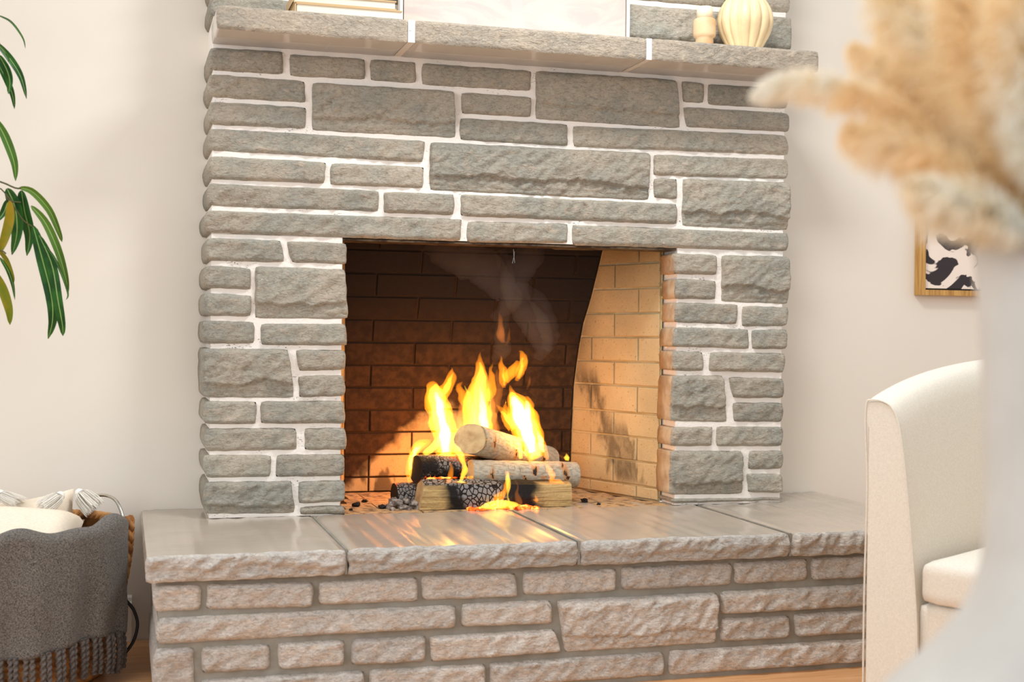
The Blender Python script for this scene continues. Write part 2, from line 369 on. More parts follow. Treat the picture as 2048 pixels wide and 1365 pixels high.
def stone(name, q, y0, depth, mats, parent, flag='', proud=.012, rough=.004, res=.0065, seed=0, jit=.0018, er=.0042, chips=0.0, maxcorner=.0025):
    """rock-faced block: q = TL,TR,BR,BL (x,z) on the plane y=y0, pillowed face towards -Y, sides running back by depth"""
    (ax, az), (bx, bz), (cx, cz), (dx, dz) = [(q[i], q[i+1]) for i in (0, 2, 4, 6)]
    W = ((bx-ax)+(cx-dx))/2; Hh = ((az-dz)+(bz-cz))/2
    res = .0045 if ('b' in flag and res < .01) else res; nu = max(4, int(W/res)); nv = max(3, int(Hh/res))
    big = 'b' in flag; s = seed*7.31
    vs = []; fs = []; mi = []
    for j in range(nv+1):
        v = j/nv
        for i in range(nu+1):
            u = i/nu
            x = (ax*(1-u)+bx*u)*(1-v)+(dx*(1-u)+cx*u)*v; z = (az*(1-u)+bz*u)*(1-v)+(dz*(1-u)+cz*u)*v
            eu = min(u, 1-u)*W; ev = min(v, 1-v)*Hh; e = min(eu, ev)
            # rounded corners and uneven arrises
            if eu < .014 and ev < .014:
                k_ = (1-eu/.014)*(1-ev/.014)*maxcorner
                x += k_*(1 if u < .5 else -1); z += k_*(-1 if v < .5 else 1)
            jx = noise.noise(Vector((s, z*38, 3.1)))*jit*1.6; jz = noise.noise(Vector((x*30, s, 7.7)))*jit
            if min(u, 1-u) == 0 or eu < .02: x += jx*(1-eu/.02 if eu < .02 else 0)
            if ev < .02: z += jz*(1-ev/.02)
            if 'l' in flag and u < .5: x -= .0045*math.sin(PI*v)*max(0, 1-eu/.03)
            if 'r' in flag and u > .5: x += .004*math.sin(PI*v)*max(0, 1-eu/.03)
            f = math.sqrt(max(0, 1-(1-min(1, e/er))**2))
            a = x*CA+z*SA; b = -x*SA+z*CA
            n = fbm(a*20+s, b*52, s, 4)
            h = proud*f+rough*n*min(1, e/er+.15)
            n2 = noise.noise(Vector((x*5+s, z*9, s)))
            h += rough*.9*n2*f
            if big:
                lv = .70+.10*noise.noise(Vector((x*9+s, 1.3, s)))+.05*noise.noise(Vector((x*34, 4.3, s)))
                h -= .013*sm(lv-.006, lv+.014, v)*f
                lv2 = .88+.06*noise.noise(Vector((x*14+s, 9.3, s)))
                h -= .006*sm(lv2-.01, lv2+.02, v)*f
                h += .010*f*sm(.0, .1, v)
                lu = .10+.04*noise.noise(Vector((z*20, 2.2, s))); h -= .006*sm(lu+.02, lu-.01, u)*f
            if chips:
                rdg = 1-abs(noise.noise(Vector((a*11+s, b*22, s))))*2.2
                rd2 = 1-abs(noise.noise(Vector((a*30+s, b*48, s+4))))*2
                h += chips*(.55*rdg*abs(rdg)+.28*rd2)*min(1, e/.008)
                h -= chips*.9*sm(.5+.25*noise.noise(Vector((x*8, s, 0))), .62+.25*noise.noise(Vector((x*8, s, 0))), v)*0.6
            vs.append((x, y0-(max(h, .0035*f) if not chips else max(h, -.003)), z))
    W1 = nu+1
    for j in range(nv):
        for i in range(nu):
            a = j*W1+i; fs.append((a, a+W1, a+W1+1, a+1)); mi.append(0)
    ring = [i for i in range(W1)]+[j*W1+nu for j in range(1, nv+1)]+[nv*W1+i for i in range(nu-1, -1, -1)]+[j*W1 for j in range(nv-1, 0, -1)]
    steps = 2 if depth > .08 else 1
    prev = ring
    for st in range(steps):
        d = depth*(st+1)/steps; base = len(vs)
        for r in ring:
            x, y, z = vs[r]; o_ = 0
            if ('l' in flag or 'i' in flag) and steps > 1 and st == 0: o_ = .004*noise.noise(Vector((z*20, s, d)))
            vs.append((x+o_, y0+d, z))
        cur = list(range(base, base+len(ring)))
        L_ = len(ring)
        for k_ in range(L_):
            fs.append((prev[k_], prev[(k_+1) % L_], cur[(k_+1) % L_], cur[k_])); mi.append(len(mats)-1)
        prev = cur
    fs.append(tuple(prev)); mi.append(len(mats)-1)
    o = obj(name, vs, fs, mats, parent, True, mi)
    # keep arrises between face and sides crisp
    me = o.data
    nf = nu*nv
    me.polygons.foreach_set('use_smooth', [i < nf or depth < .3 for i in range(len(me.polygons))])
    if depth >= .15:
        ks = set(ring)
        for e in me.edges:
            if e.vertices[0] in ks and e.vertices[1] in ks: e.use_edge_sharp = True
    return o

# ------------------------------------------------------------------ the room
fl = MB().box(-3.5, 6, -5, .22, -.05, -.012).obj('floor', 'floor_gap'); tag(fl, kind='structure')
random.seed(3)
board_cache = {}
ys = [.2185-.092*i for i in range(1, 39)]
for r, y0 in enumerate(ys):
    x = -1.3-random.random()*.9
    while x < 3.6:
        L_ = random.choice([.9, 1.2, 1.5])
        x1 = x+L_
        if not (y0 > -.56 and x > .1 and x1 < 2.1):
            key = L_
            if key not in board_cache:
                m = MB().box(0, L_-.002, 0, .0905, -.012, 0); me = bpy.data.meshes.new('floorboard'); me.from_pydata(m.v, [], m.f); me.materials.append(M['floor']); board_cache[key] = me
            o = bpy.data.objects.new('floorboard', board_cache[key]); C.objects.link(o); o.parent = fl; o.location = (x, y0, 0)
        x = x1
wl = MB()
for b_ in ((-3.5, .42, .22, .30, -.05, 2.62), (1.78, 6, .22, .30, -.05, 2.62), (.42, 1.78, .22, .30, 1.47, 2.62), (.42, 1.78, .60, .66, 0, 1.55)): wl.box(*b_)
tag(wl.obj('wall_back', 'wall'), kind='structure')
bb = MB()
def bprof(x0, x1):
    pr = [(0, 0), (-.016, 0), (-.016, .098), (-.020, .102), (-.020, .108), (-.010, .112), (-.009, .122), (-.004, .128), (0, .128)]
    vs = [(x, .22+p[0], p[1]) for x in (x0, x1) for p in pr]; n = len(pr)
    return MB().add(vs, [(i, i+1, n+i+1, n+i) for i in range(n-1)]+[tuple(range(n)), tuple(range(2*n-1, n-1, -1))])
tag(bprof(-3.5, .03).obj('baseboard_left', 'trim'), kind='structure')
tag(bprof(2.24, 6).obj('baseboard_right', 'trim'), kind='structure')

# ------------------------------------------------------------------ fireplace
FP = thing('fireplace', 'wide grey painted stone fireplace with white mortar joints and burning fire', 'fireplace', (1.09, -.1, 0))
mo = MB()
for b_ in ((.228, .586, .004, .22, .37, 1.146), (1.599, 1.950, .004, .22, .37, 1.146), (.228, 1.950, .004, .12, 1.147, 2.60), (.228, .42, .12, .22, 1.146, 2.60), (1.78, 1.950, .12, .22, 1.146, 2.60)): mo.box(*b_)
mo = mo.obj('mortar', 'mortar', FP); mo['label'] = 'white painted mortar joints'
FACE = [('l',[0.22,1.652,0.416,1.654,0.417,1.59,0.22,1.59]),('',[0.433,1.649,0.644,1.649,0.645,1.591,0.434,1.588]),('',[0.659,1.649,0.79,1.65,0.791,1.59,0.659,1.589]),('',[0.806,1.649,1.132,1.648,1.131,1.589,0.808,1.587]),('b',[1.145,1.649,1.586,1.651,1.603,1.506,1.147,1.508]),('',[1.606,1.65,1.681,1.646,1.676,1.586,1.608,1.586]),('r',[1.691,1.645,1.96,1.647,1.957,1.584,1.692,1.582]),('r',[1.61,1.571,1.961,1.572,1.965,1.514,1.622,1.51]),('l',[0.219,1.579,0.478,1.577,0.479,1.517,0.22,1.516]),('l',[0.22,1.505,0.481,1.504,0.48,1.444,0.22,1.442]),('b',[0.497,1.574,0.903,1.575,0.908,1.441,0.497,1.441]),('',[0.922,1.573,1.134,1.571,1.132,1.512,0.924,1.512]),('',[0.919,1.499,1.245,1.499,1.247,1.434,0.92,1.436]),('r',[1.261,1.495,1.955,1.504,1.964,1.442,1.264,1.433]),('l',[0.218,1.432,0.819,1.428,0.814,1.366,0.22,1.372]),('l',[0.219,1.357,0.538,1.355,0.534,1.294,0.219,1.294]),('',[0.55,1.353,0.816,1.354,0.815,1.293,0.549,1.292]),('b',[0.832,1.426,1.503,1.427,1.503,1.285,0.833,1.289]),('r',[1.517,1.423,1.96,1.429,1.961,1.368,1.518,1.36]),('',[1.518,1.353,1.595,1.354,1.595,1.292,1.519,1.294]),('rb',[1.613,1.355,1.962,1.359,1.964,1.21,1.611,1.212]),('l',[0.219,1.282,0.689,1.281,0.686,1.222,0.22,1.221]),('',[0.701,1.279,0.907,1.28,0.906,1.22,0.702,1.219]),('',[0.925,1.281,1.596,1.278,1.597,1.216,0.925,1.218]),('l',[0.212,1.209,0.929,1.209,0.928,1.146,0.213,1.148]),('',[0.945,1.204,1.25,1.207,1.25,1.149,0.944,1.144]),('r',[1.262,1.205,1.966,1.201,1.963,1.145,1.263,1.145]),('l',[0.216,1.134,0.415,1.133,0.425,1.072,0.215,1.072]),('i',[0.43,1.132,0.598,1.131,0.598,1.072,0.444,1.073]),('l',[0.212,1.059,0.335,1.055,0.336,0.996,0.212,0.997]),('l',[0.21,0.985,0.337,0.98,0.337,0.922,0.211,0.922]),('ib',[0.345,1.06,0.594,1.058,0.605,0.919,0.347,0.917]),('l',[0.209,0.909,0.346,0.907,0.345,0.847,0.21,0.846]),('i',[0.363,0.903,0.599,0.905,0.602,0.844,0.363,0.844]),('lb',[0.21,0.834,0.44,0.833,0.456,0.698,0.21,0.7]),('i',[0.458,0.832,0.598,0.831,0.597,0.776,0.467,0.772]),('i',[0.466,0.76,0.595,0.761,0.598,0.702,0.469,0.7]),('l',[0.214,0.69,0.353,0.689,0.354,0.626,0.215,0.627]),('i',[0.364,0.689,0.596,0.69,0.6,0.626,0.365,0.627]),('l',[0.217,0.616,0.462,0.615,0.465,0.554,0.219,0.553]),('i',[0.485,0.614,0.6,0.614,0.603,0.552,0.485,0.553]),('l',[0.214,0.544,0.397,0.54,0.393,0.48,0.22,0.481]),('i',[0.408,0.541,0.597,0.54,0.598,0.479,0.407,0.479]),('lb',[0.218,0.47,0.452,0.468,0.461,0.378,0.218,0.382]),('i',[0.469,0.466,0.599,0.467,0.601,0.407,0.471,0.404]),('i',[0.474,0.396,0.599,0.397,0.603,0.37,0.475,0.374]),('i',[1.584,1.13,1.728,1.128,1.728,1.067,1.586,1.067]),('i',[1.59,1.054,1.726,1.05,1.726,0.993,1.591,0.992]),('rb',[1.743,1.128,1.967,1.131,1.969,0.983,1.744,0.987]),('i',[1.592,0.982,1.801,0.979,1.797,0.918,1.59,0.921]),('r',[1.814,0.976,1.97,0.974,1.965,0.915,1.814,0.912]),('i',[1.589,0.907,1.836,0.904,1.84,0.843,1.584,0.848]),('r',[1.845,0.902,1.966,0.905,1.964,0.843,1.848,0.843]),('i',[1.586,0.836,1.687,0.833,1.688,0.775,1.584,0.776]),('r',[1.708,0.834,1.96,0.83,1.957,0.77,1.706,0.775]),('ib',[1.584,0.761,1.751,0.763,1.769,0.62,1.58,0.624]),('r',[1.771,0.757,1.955,0.754,1.956,0.693,1.785,0.693]),('r',[1.785,0.679,1.955,0.678,1.954,0.618,1.791,0.62]),('i',[1.583,0.606,1.721,0.606,1.719,0.547,1.582,0.548]),('r',[1.732,0.607,1.956,0.604,1.955,0.544,1.734,0.546]),('ib',[1.582,0.535,1.82,0.532,1.822,0.4,1.579,0.402]),('r',[1.843,0.532,1.957,0.53,1.956,0.473,1.84,0.474]),('r',[1.835,0.461,1.954,0.459,1.955,0.4,1.841,0.403]),('r',[1.587,0.391,1.956,0.385,1.957,0.378,1.587,0.377])]
BASE = [('l',[0.074,0.297,0.179,0.294,0.175,0.236,0.074,0.237]),('',[0.19,0.295,0.436,0.29,0.437,0.231,0.19,0.236]),('',[0.449,0.289,0.686,0.293,0.692,0.233,0.449,0.235]),('',[0.698,0.294,0.936,0.293,0.943,0.232,0.701,0.234]),('',[0.957,0.292,1.203,0.291,1.2,0.234,0.956,0.234]),('',[1.215,0.294,1.522,0.294,1.521,0.236,1.217,0.236]),('',[1.528,0.295,1.74,0.297,1.739,0.239,1.53,0.237]),('l',[0.083,0.222,0.784,0.219,0.786,0.163,0.082,0.162]),('',[0.801,0.22,1.029,0.221,1.036,0.161,0.8,0.164]),('b',[1.045,0.218,1.481,0.219,1.478,0.088,1.066,0.087]),('',[1.493,0.15,1.69,0.148,1.69,0.09,1.492,0.09]),('',[0.18,0.15,0.336,0.148,0.338,0.089,0.182,0.089]),('',[0.354,0.149,0.513,0.148,0.513,0.087,0.359,0.087]),('',[0.529,0.148,0.71,0.148,0.711,0.085,0.53,0.086]),('',[0.722,0.146,1.041,0.147,1.058,0.088,0.723,0.084])]
for i, (fl_, q) in enumerate(FACE):
    d = .212 if 'l' in fl_ or 'r' in fl_ else (.10 if 'i' in fl_ else .03)
    random.seed(i)
    mats = ['stone', 'jamb'] if ('i' in fl_) else ['stone']
    stone('stone', q, .004, d, mats, FP, fl_, proud=random.uniform(.008, .014), rough=random.uniform(.0055, .0085), seed=i)
# courses above the mantel
rows = [(1.735, 1.795, [(.22, .44, 'l'), (.452, .72, ''), (.732, .95, ''), (.962, 1.28, '')]), (1.808, 1.866, [(.22, .60, 'l'), (.612, .86, ''), (.872, 1.28, '')]),
        (1.735, 1.866, [(1.295, 1.80, 'b'), (1.812, 1.96, 'rb')])]
z = 1.880; random.seed(11)
while z < 2.5:
    h = random.choice([.06, .06, .125]); x = .22; cells = []
    while x < 1.8:
        x1 = min(1.96, x+random.choice([.2, .32, .45])); x1 = 1.96 if x1 > 1.82 else x1
        cells.append((x, x1-.013 if x1 < 1.96 else 1.96, ('l' if x == .22 else '')+('r' if x1 == 1.96 else '')+('b' if h > .1 else ''))); x = x1
    rows.append((z, z+h, cells)); z += h+.013
for z0, z1, cells in rows:
    for x0, x1, f_ in cells:
        stone('stone', (x0, z1, x1, z1, x1, z0, x0, z0), .004, .212 if ('l' in f_ or 'r' in f_) else .03, ['stone'], FP, f_, proud=.01, rough=.005, seed=int(x0*97+z0*31), res=.011 if z0 > 1.87 else .007)
# mantel shelf of three slabs
for i, (x0, x1) in enumerate(((.224, .7265), (.7455, 1.4135), (1.4295, 1.957))):
    o = stone('mantel_slab', (x0, 1.723, x1, 1.723, x1, 1.6615, x0, 1.6615), -.188, .188+.006, ['mantel_front', 'mantel_under'], FP, 'b' if 0 else '', proud=.004, rough=.0035, seed=50+i, er=.004, jit=.001, maxcorner=.002, res=.006)
for x0, x1 in ((.7265, .7455), (1.4135, 1.4295)): MB().box(x0, x1, -.190, .004, 1.6625, 1.7225).obj('mantel_joint', 'mortar', FP)
# raised hearth
HB = MB().box(.082, 2.14, -.548, .0, 0, .308).box(.082, 2.14, -.02, .22, 0, .308).obj('hearth', 'grey_mortar', FP); HB['label'] = 'raised hearth base of pinkish stones in grey mortar'
BASE += [('', (1.753, .298, 2.09, .298, 2.09, .239, 1.754, .239)), ('r', (2.10, .298, 2.15, .298, 2.15, .239, 2.10, .239)), ('r', (1.489, .220, 2.15, .222, 2.15, .163, 1.493, .161)),
         ('', (1.704, .151, 2.02, .151, 2.02, .092, 1.707, .091)), ('r', (2.035, .151, 2.15, .151, 2.15, .092, 2.035, .092)), ('l', (.075, .151, .162, .151, .164, .012, .075, .012)),
         ('', (.18, .074, .562, .072, .562, .012, .18, .012)), ('', (.574, .073, .863, .070, .863, .012, .574, .012)), ('', (.873, .071, 1.335, .073, 1.335, .012, .873, .012)), ('r', (1.349, .074, 2.15, .075, 2.15, .013, 1.349, .012))]
for i, (fl_, q) in enumerate(BASE):
    random.seed(i+400)
    stone('stone', q, -.550, .5 if fl_[:1] in ('l', 'r') else .03, ['base_stone'], HB, fl_, proud=random.uniform(.012, .017), rough=random.uniform(.0075, .0105), seed=i+200, er=.0045)
slabs = [(.050, .5075, .218), (.5135, 1.089, .0), (1.096, 1.673, .10), (1.679, 2.205, .218)]
for i, (x0, x1, yb) in enumerate(slabs):
    stone('hearth_slab', (x0, .370, x1, .370, x1, .3085, x0, .3085), -.580, yb+.580, ['ledge_stone', 'sawn_hearth'], HB, '', proud=.006, rough=.006, seed=80+i, er=.006, jit=.004, chips=.014, res=.0045, maxcorner=.003)
for x0, x1 in ((.5075, .5135), (1.089, 1.096), (1.673, 1.679)): MB().box(x0, x1, -.578, .0, .310, .3695).obj('slab_joint', 'grey_mortar', HB)
# firebox
Z0 = .370
PB = [(.0, .5), (.476, .50), (.58, .497), (.721, .488), (.831, .468), (.914, .448), (.996, .413), (1.147, .362), (1.30, .31), (1.46, .26)]
def yb(z):
    for (z0, y0), (z1, y1) in zip(PB, PB[1:]):
        if z <= z1: return y0+(y1-y0)*(z-z0)/(z1-z0)
    return .26
XR = lambda y: 1.585-(y-.10)*.375       # right splayed side
XL = lambda y: .597+(y-.10)*.20
zs = [Z0-.004, .476, .58, .721, .831, .914, .996, 1.147, 1.30, 1.46]
vs = []; fs = []; mi = []
off = .007
for z in zs:
    y = yb(z)+off; vs += [(XL(y)-off, y, z), (XR(y)+off, y, z), (XL(.10)-off, .10, z), (XR(.10)+off, .10, z), (XL(.10)-off, .0, z), (XR(.10)+off, .0, z)]
n = 6
for i in range(len(zs)-1):
    a = i*n; b = a+n
    fs.append((a, a+1, b+1, b)); mi.append(0)
    fs.append((a+1, a+3, b+3, b+1)); mi.append(1)
    fs.append((a+2, a, b, b+2)); mi.append(1)
    if zs[i+1] <= 1.15: pass
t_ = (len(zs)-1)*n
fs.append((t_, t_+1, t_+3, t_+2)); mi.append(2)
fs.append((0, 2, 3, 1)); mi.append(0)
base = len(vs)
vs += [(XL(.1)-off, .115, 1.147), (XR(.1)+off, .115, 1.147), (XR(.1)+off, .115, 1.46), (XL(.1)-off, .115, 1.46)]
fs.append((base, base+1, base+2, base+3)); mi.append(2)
FB = obj('firebox', vs, fs, ['brick_mortar', 'brick_mortar_side', 'soot'], FP, False, mi); FB['label'] = 'firebox of sooty firebrick behind the flames'
def brick(P, s0, s1, z0, z1, nrm, mat, rot):
    """P(s,z) -> point on wall; a bevelled brick standing proud of the joints by ~7 mm"""
    e = .0022; g = .007
    o_ = [P(s0, z0), P(s1, z0), P(s1, z1), P(s0, z1)]; i_ = [P(s0+e, z0+e), P(s1-e, z0+e), P(s1-e, z1-e), P(s0+e, z1-e)]
    k_ = rot*.0015
    vs = [Vector(p)+nrm*(-g-.004) for p in o_]+[Vector(p)+nrm*(k_-.0015) for p in o_]+[Vector(p)+nrm*(k_+.0005) for p in i_]
    fs = []
    for r in (0, 4):
        for a in range(4): b = (a+1) % 4; fs.append((r+a, r+b, r+4+b, r+4+a))
    fs.append((8, 9, 10, 11))
    return obj('fire_brick', vs, fs, mat, FB, False)
def clampx(x, z): y = yb(z); return min(max(x, XL(y)), XR(y))
zc = [Z0, .418, .490, .562, .634, .706, .778, .850, .922, .994, 1.066, 1.138, 1.21]
A_ = [.756+.2565*i for i in range(-1, 4)]; B_ = [.895+.2555*i for i in range(-2, 4)]
par = ['A', 'A', 'B', 'A', 'B', 'A', 'B', 'A', 'B', 'A', 'B', 'A']
for r in range(len(zc)-1):
    z0, z1 = zc[r]+.003, zc[r+1]-.003; J = A_ if par[r] == 'A' else B_
    if r % 4 == 3: J = [x+.0 for x in J]
    for a, b in zip(J, J[1:]):
        y0 = yb((z0+z1)/2)
        a_, b_ = max(a+.003, XL(y0)+.001), min(b-.003, XR(y0)-.001)
        if b_-a_ < .02: continue
        la, lb = a == J[0] or a+.003 <= XL(y0), b-.003 >= XR(y0)
        def P(s, z, a_=a_, b_=b_, la=la, lb=lb):
            y = yb(z); x = s
            if lb and s > b_-.004: x = XR(y)-.001-(b_-s)
            if la and s < a_+.004: x = XL(y)+.001+(s-a_)
            return (x, y, z)
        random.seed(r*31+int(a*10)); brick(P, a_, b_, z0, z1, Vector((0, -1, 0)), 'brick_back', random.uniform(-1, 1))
sz = [Z0, .409, .485, .560, .636, .7205, .797, .875, .951, 1.030, 1.108, 1.186]
ul = Vector((-.351, .936, 0))
for side in (1, -1):
    nrm = Vector((-.936, -.351, 0)) if side == 1 else Vector((.980, -.196, 0))
    kx, ky = (.351, .936) if side == 1 else (.196, .980)
    for r in range(len(sz)-1):
        z0, z1 = sz[r]+.003, sz[r+1]-.003
        y_ = yb((z0+z1)/2); tm = (y_-.10)/ky-.002
        off_ = .100 if r % 2 == 0 else .212
        js = [0]+[o2 for o2 in (off_-.225, off_, off_+.225) if .03 < o2 < tm-.02]+[tm]
        for a, b in zip(js, js[1:]):
            la = b == tm
            def P(s, z, la=la, b=b):
                if la and s > b-.006: s = (yb(z)-.10)/ky-.002-(b-s)
                return ((1.585-kx*s) if side == 1 else (.597+kx*s), .10+ky*s, z)
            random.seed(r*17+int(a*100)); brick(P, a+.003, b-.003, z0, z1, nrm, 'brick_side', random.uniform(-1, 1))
# firebox floor bricks
r = 0; y = .003
while y < .49:
    y1 = min(y+.112, .497); x = .597 + (-.11 if r % 2 else 0)
    while x < 1.585:
        x1 = x+.228; a, b = max(x+.002, XL(max(y1, .1))), min(x1-.002, XR(max(y1, .1)))
        if b-a > .02:
            MB().box(a, b, y+.002, y1-.002, Z0-.03, Z0+.0005).obj('fire_brick', 'brick_floor', FB)
        x = x1
    y = y1; r += 1
lt = MB().box(.586, 1.599, .012, .10, 1.1385, 1.1440).box(.586, 1.599, .094, .100, 1.1385, 1.19).obj('steel_lintel', 'steel', FP); lt['label'] = 'rusty steel lintel bar under the stones'
hk = MB(); hk.tube([(1.1127, 0.1, 1.1335), (1.1145, 0.1, 1.1098), (1.1093, 0.1, 1.0918)], .0008, 5); hk.tube([(1.1159, 0.1, 1.1277), (1.1145, 0.1, 1.1098), (1.1171, 0.1, 1.0935)], .0007, 5)
o = hk.obj('damper_wire', 'wire', FP); o['label'] = 'pale hooked wire hanging from the lintel'

# ------------------------------------------------------------------ logs
def log(name, label, p0, p1, r, bark, cutm='cut', seed=0, group=None, squash=1.0, n=28, segs=26, cutlab=None, tilt=(0, 0)):
    p0, p1 = Vector(p0), Vector(p1); ax = (p1-p0).normalized(); L_ = (p1-p0).length
    a = ax.cross(Vector((0, 0, 1))).normalized(); b = a.cross(ax) if False else ax.cross(a); b = b if b.z > 0 else -b
    T = thing(name, label, 'log', (p0+p1)/2-Vector((0, 0, r)), group)
    vs = []; uv = []; fs = []
    for i in range(segs+1):
        t = i/segs; cpt = p0+ax*L_*t
        for j in range(n+1):
            an = 2*PI*j/n; dx, dz = math.cos(an), math.sin(an)
            rr = r*(1+.05*noise.noise(Vector((t*3, dx, dz))+Vector((seed, 0, 0)))+.03*noise.noise(Vector((t*14, dx*3, dz*3+seed))))
            sh = 0
            if i == 0: sh = tilt[0]*dx*rr+tilt[1]*dz*rr
            vs.append(cpt+a*dx*rr+b*dz*rr*squash+ax*sh); uv.append((t*L_/.25, j/n))
    for i in range(segs):
        for j in range(n):
            k_ = i*(n+1)+j; fs.append((k_, k_+1, k_+n+2, k_+n+1))
    bk = obj('bark', vs, fs, bark, T, True, uv=uv)
    for end in (0, segs):
        c = [vs[end*(n+1)+j] for j in range(n)]; cc = sum(c, Vector())/n; d = (-ax if end == 0 else ax)
        v2 = [cc+d*.001]+[cc+(p-cc)*.55+d*.0006*noise.noise(p*60) for p in c]+[Vector(p) for p in c]
        f2 = [(0, 1+j, 1+(j+1) % n) for j in range(n)]+[(1+j, 1+n+j, 1+n+(j+1) % n, 1+(j+1) % n) for j in range(n)]
        o = obj('cut_end', v2, f2, cutm, T, True)
    return T
log('birch_log', 'pale birch log lying level across the charred split log', (0.9886, 0.12, 0.4665), (1.3333, 0.155, 0.45), .040, 'birch', seed=3, tilt=(.0, .1))
log('charred_log', 'blackened round log, left end of the upper row over the fire', (0.8311, 0.135, 0.4797), (1.0844, 0.205, 0.4664), .0405, 'char', 'coal', seed=5)
log('birch_log', 'short birch log with tan cut face propped on top of the pile', (0.9948, 0.125, 0.5685), (1.3039, 0.335, 0.4776), .046, 'birch', seed=9, tilt=(.5, .15))
# split log in front
def split_log():
    x0, x1 = .822, 1.282; T = thing('split_log', 'half charred split log at the front of the fire', 'log', (1.05, .09, Z0))
    sec = [(.035, Z0+.002), (.030, Z0+.040), (.036, Z0+.078), (.070, Z0+.088), (.120, Z0+.070), (.130, Z0+.020), (.115, Z0+.002)]
    n = len(sec); N = 40; vs = []; fs = []; ends = {}
    for i in range(N+1):
        x = x0+(x1-x0)*i/N
        for (y, z) in sec:
            w_ = Vector((x*12, y*20, z*20)); k_ = .004
            zz = z+(k_*noise.noise(w_*1.5) if z > Z0+.01 else 0)-(.012*(i/N) if z > Z0+.03 else 0)
            vs.append((x+(.012*((z-Z0)/.08) if i == 0 else 0), y+k_*noise.noise(w_), zz))
    for i in range(N):
        for j in range(n): q_ = (j+1) % n; fs.append((i*n+j, i*n+q_, (i+1)*n+q_, (i+1)*n+j))
    obj('split_face', vs, fs, 'split', T, False)
    obj('cut_end', vs[:n], [tuple(range(n))], 'cut', T, False); obj('cut_end', vs[-n:], [tuple(range(n))[::-1]], 'cut', T, False)
split_log()
log('charred_stub', 'short charred log stub glowing at the left of the pile', (0.7726, 0.16, 0.397), (0.8669, 0.17, 0.3995), .040, 'char2', 'coal', seed=12, segs=12)
random.seed(5)
def lump(c, r, mat, name, parent=None, sub=2, amp=.45, seed=0, sq=.6):
    bm = bmesh.new(); bmesh.ops.create_icosphere(bm, subdivisions=sub, radius=1)
    vs = []
    for v in bm.verts:
        p = v.co; k_ = 1+amp*noise.noise(p*1.7+Vector((seed, 0, 0)))+amp*.5*noise.noise(p*4+Vector((0, seed, 0)))
        vs.append((c[0]+p.x*r*k_, c[1]+p.y*r*k_, max(c[2]+p.z*r*k_*sq, Z0+.0005)))
    fs = [tuple(x.index for x in f.verts) for f in bm.faces]; bm.free()
    return obj(name, vs, fs, mat, parent, False)
for i, (x, y, r) in enumerate(((.66, .16, .013), (.725, .10, .012), (.70, .25, .009), (1.352, .12, .012), (1.375, .055, .006), (1.30, .17, .006), (.63, .08, .006))):
    tag(lump((x, y, Z0+r*.5), r, 'coal', 'charcoal_lump', seed=i), ['small charcoal lump by the left firebox wall', 'small charcoal lump beside the ash pile', 'small charcoal lump behind the two left lumps', 'square charcoal lump to the right of the logs', 'tiny charcoal crumb by the right firebox wall', 'tiny charcoal crumb behind the right end of the logs', 'tiny charcoal crumb nearest the left jamb'][i], 'charcoal', 'charcoal pieces on the firebox floor')
am = MB()
for i in range(26):
    o = None; x = .745+random.random()*.085; y = .05+random.random()*.09; r = random.uniform(.008, .017)
    bm = bmesh.new(); bmesh.ops.create_icosphere(bm, subdivisions=1, radius=1); zc_ = Z0+r*.4+(.012 if i % 3 == 0 else 0)
    am.add([(x+v.co.x*r*(1+.4*noise.noise(v.co*2+Vector((i, 0, 0)))), y+v.co.y*r, max(Z0+.0003, zc_+v.co.z*r*.8)) for v in bm.verts], [tuple(q.index for q in f.verts) for f in bm.faces]); bm.free()
tag(am.obj('ash_pile', 'ash'), 'pile of grey ash flakes at the left end of the logs', 'ash', kind='stuff')
em = MB()
for i in range(60):
    x = min(1.16, max(.97, random.gauss(1.06, .05))); y = random.uniform(.004, .028) if i % 2 else random.uniform(.13, .24); r = random.uniform(.006, .013)
    bm = bmesh.new(); bmesh.ops.create_icosphere(bm, subdivisions=1, radius=1)
    em.add([(x+v.co.x*r*1.5, y+v.co.y*r*.8, max(Z0+.0004, Z0+r*.35+v.co.z*r*.7)) for v in bm.verts], [tuple(q.index for q in f.verts) for f in bm.faces]); bm.free()
for i in range(14):
    x = random.uniform(.86, .99); r = random.uniform(.004, .007)
    bm = bmesh.new(); bmesh.ops.create_icosphere(bm, subdivisions=1, radius=1)
    em.add([(x+v.co.x*r*1.8, .085+v.co.y*r, Z0+.088+v.co.z*r*.6) for v in bm.verts], [tuple(q.index for q in f.verts) for f in bm.faces]); bm.free()
tag(em.obj('ember_bed', 'ember'), 'glowing orange ember bed under the logs', 'embers', kind='stuff')

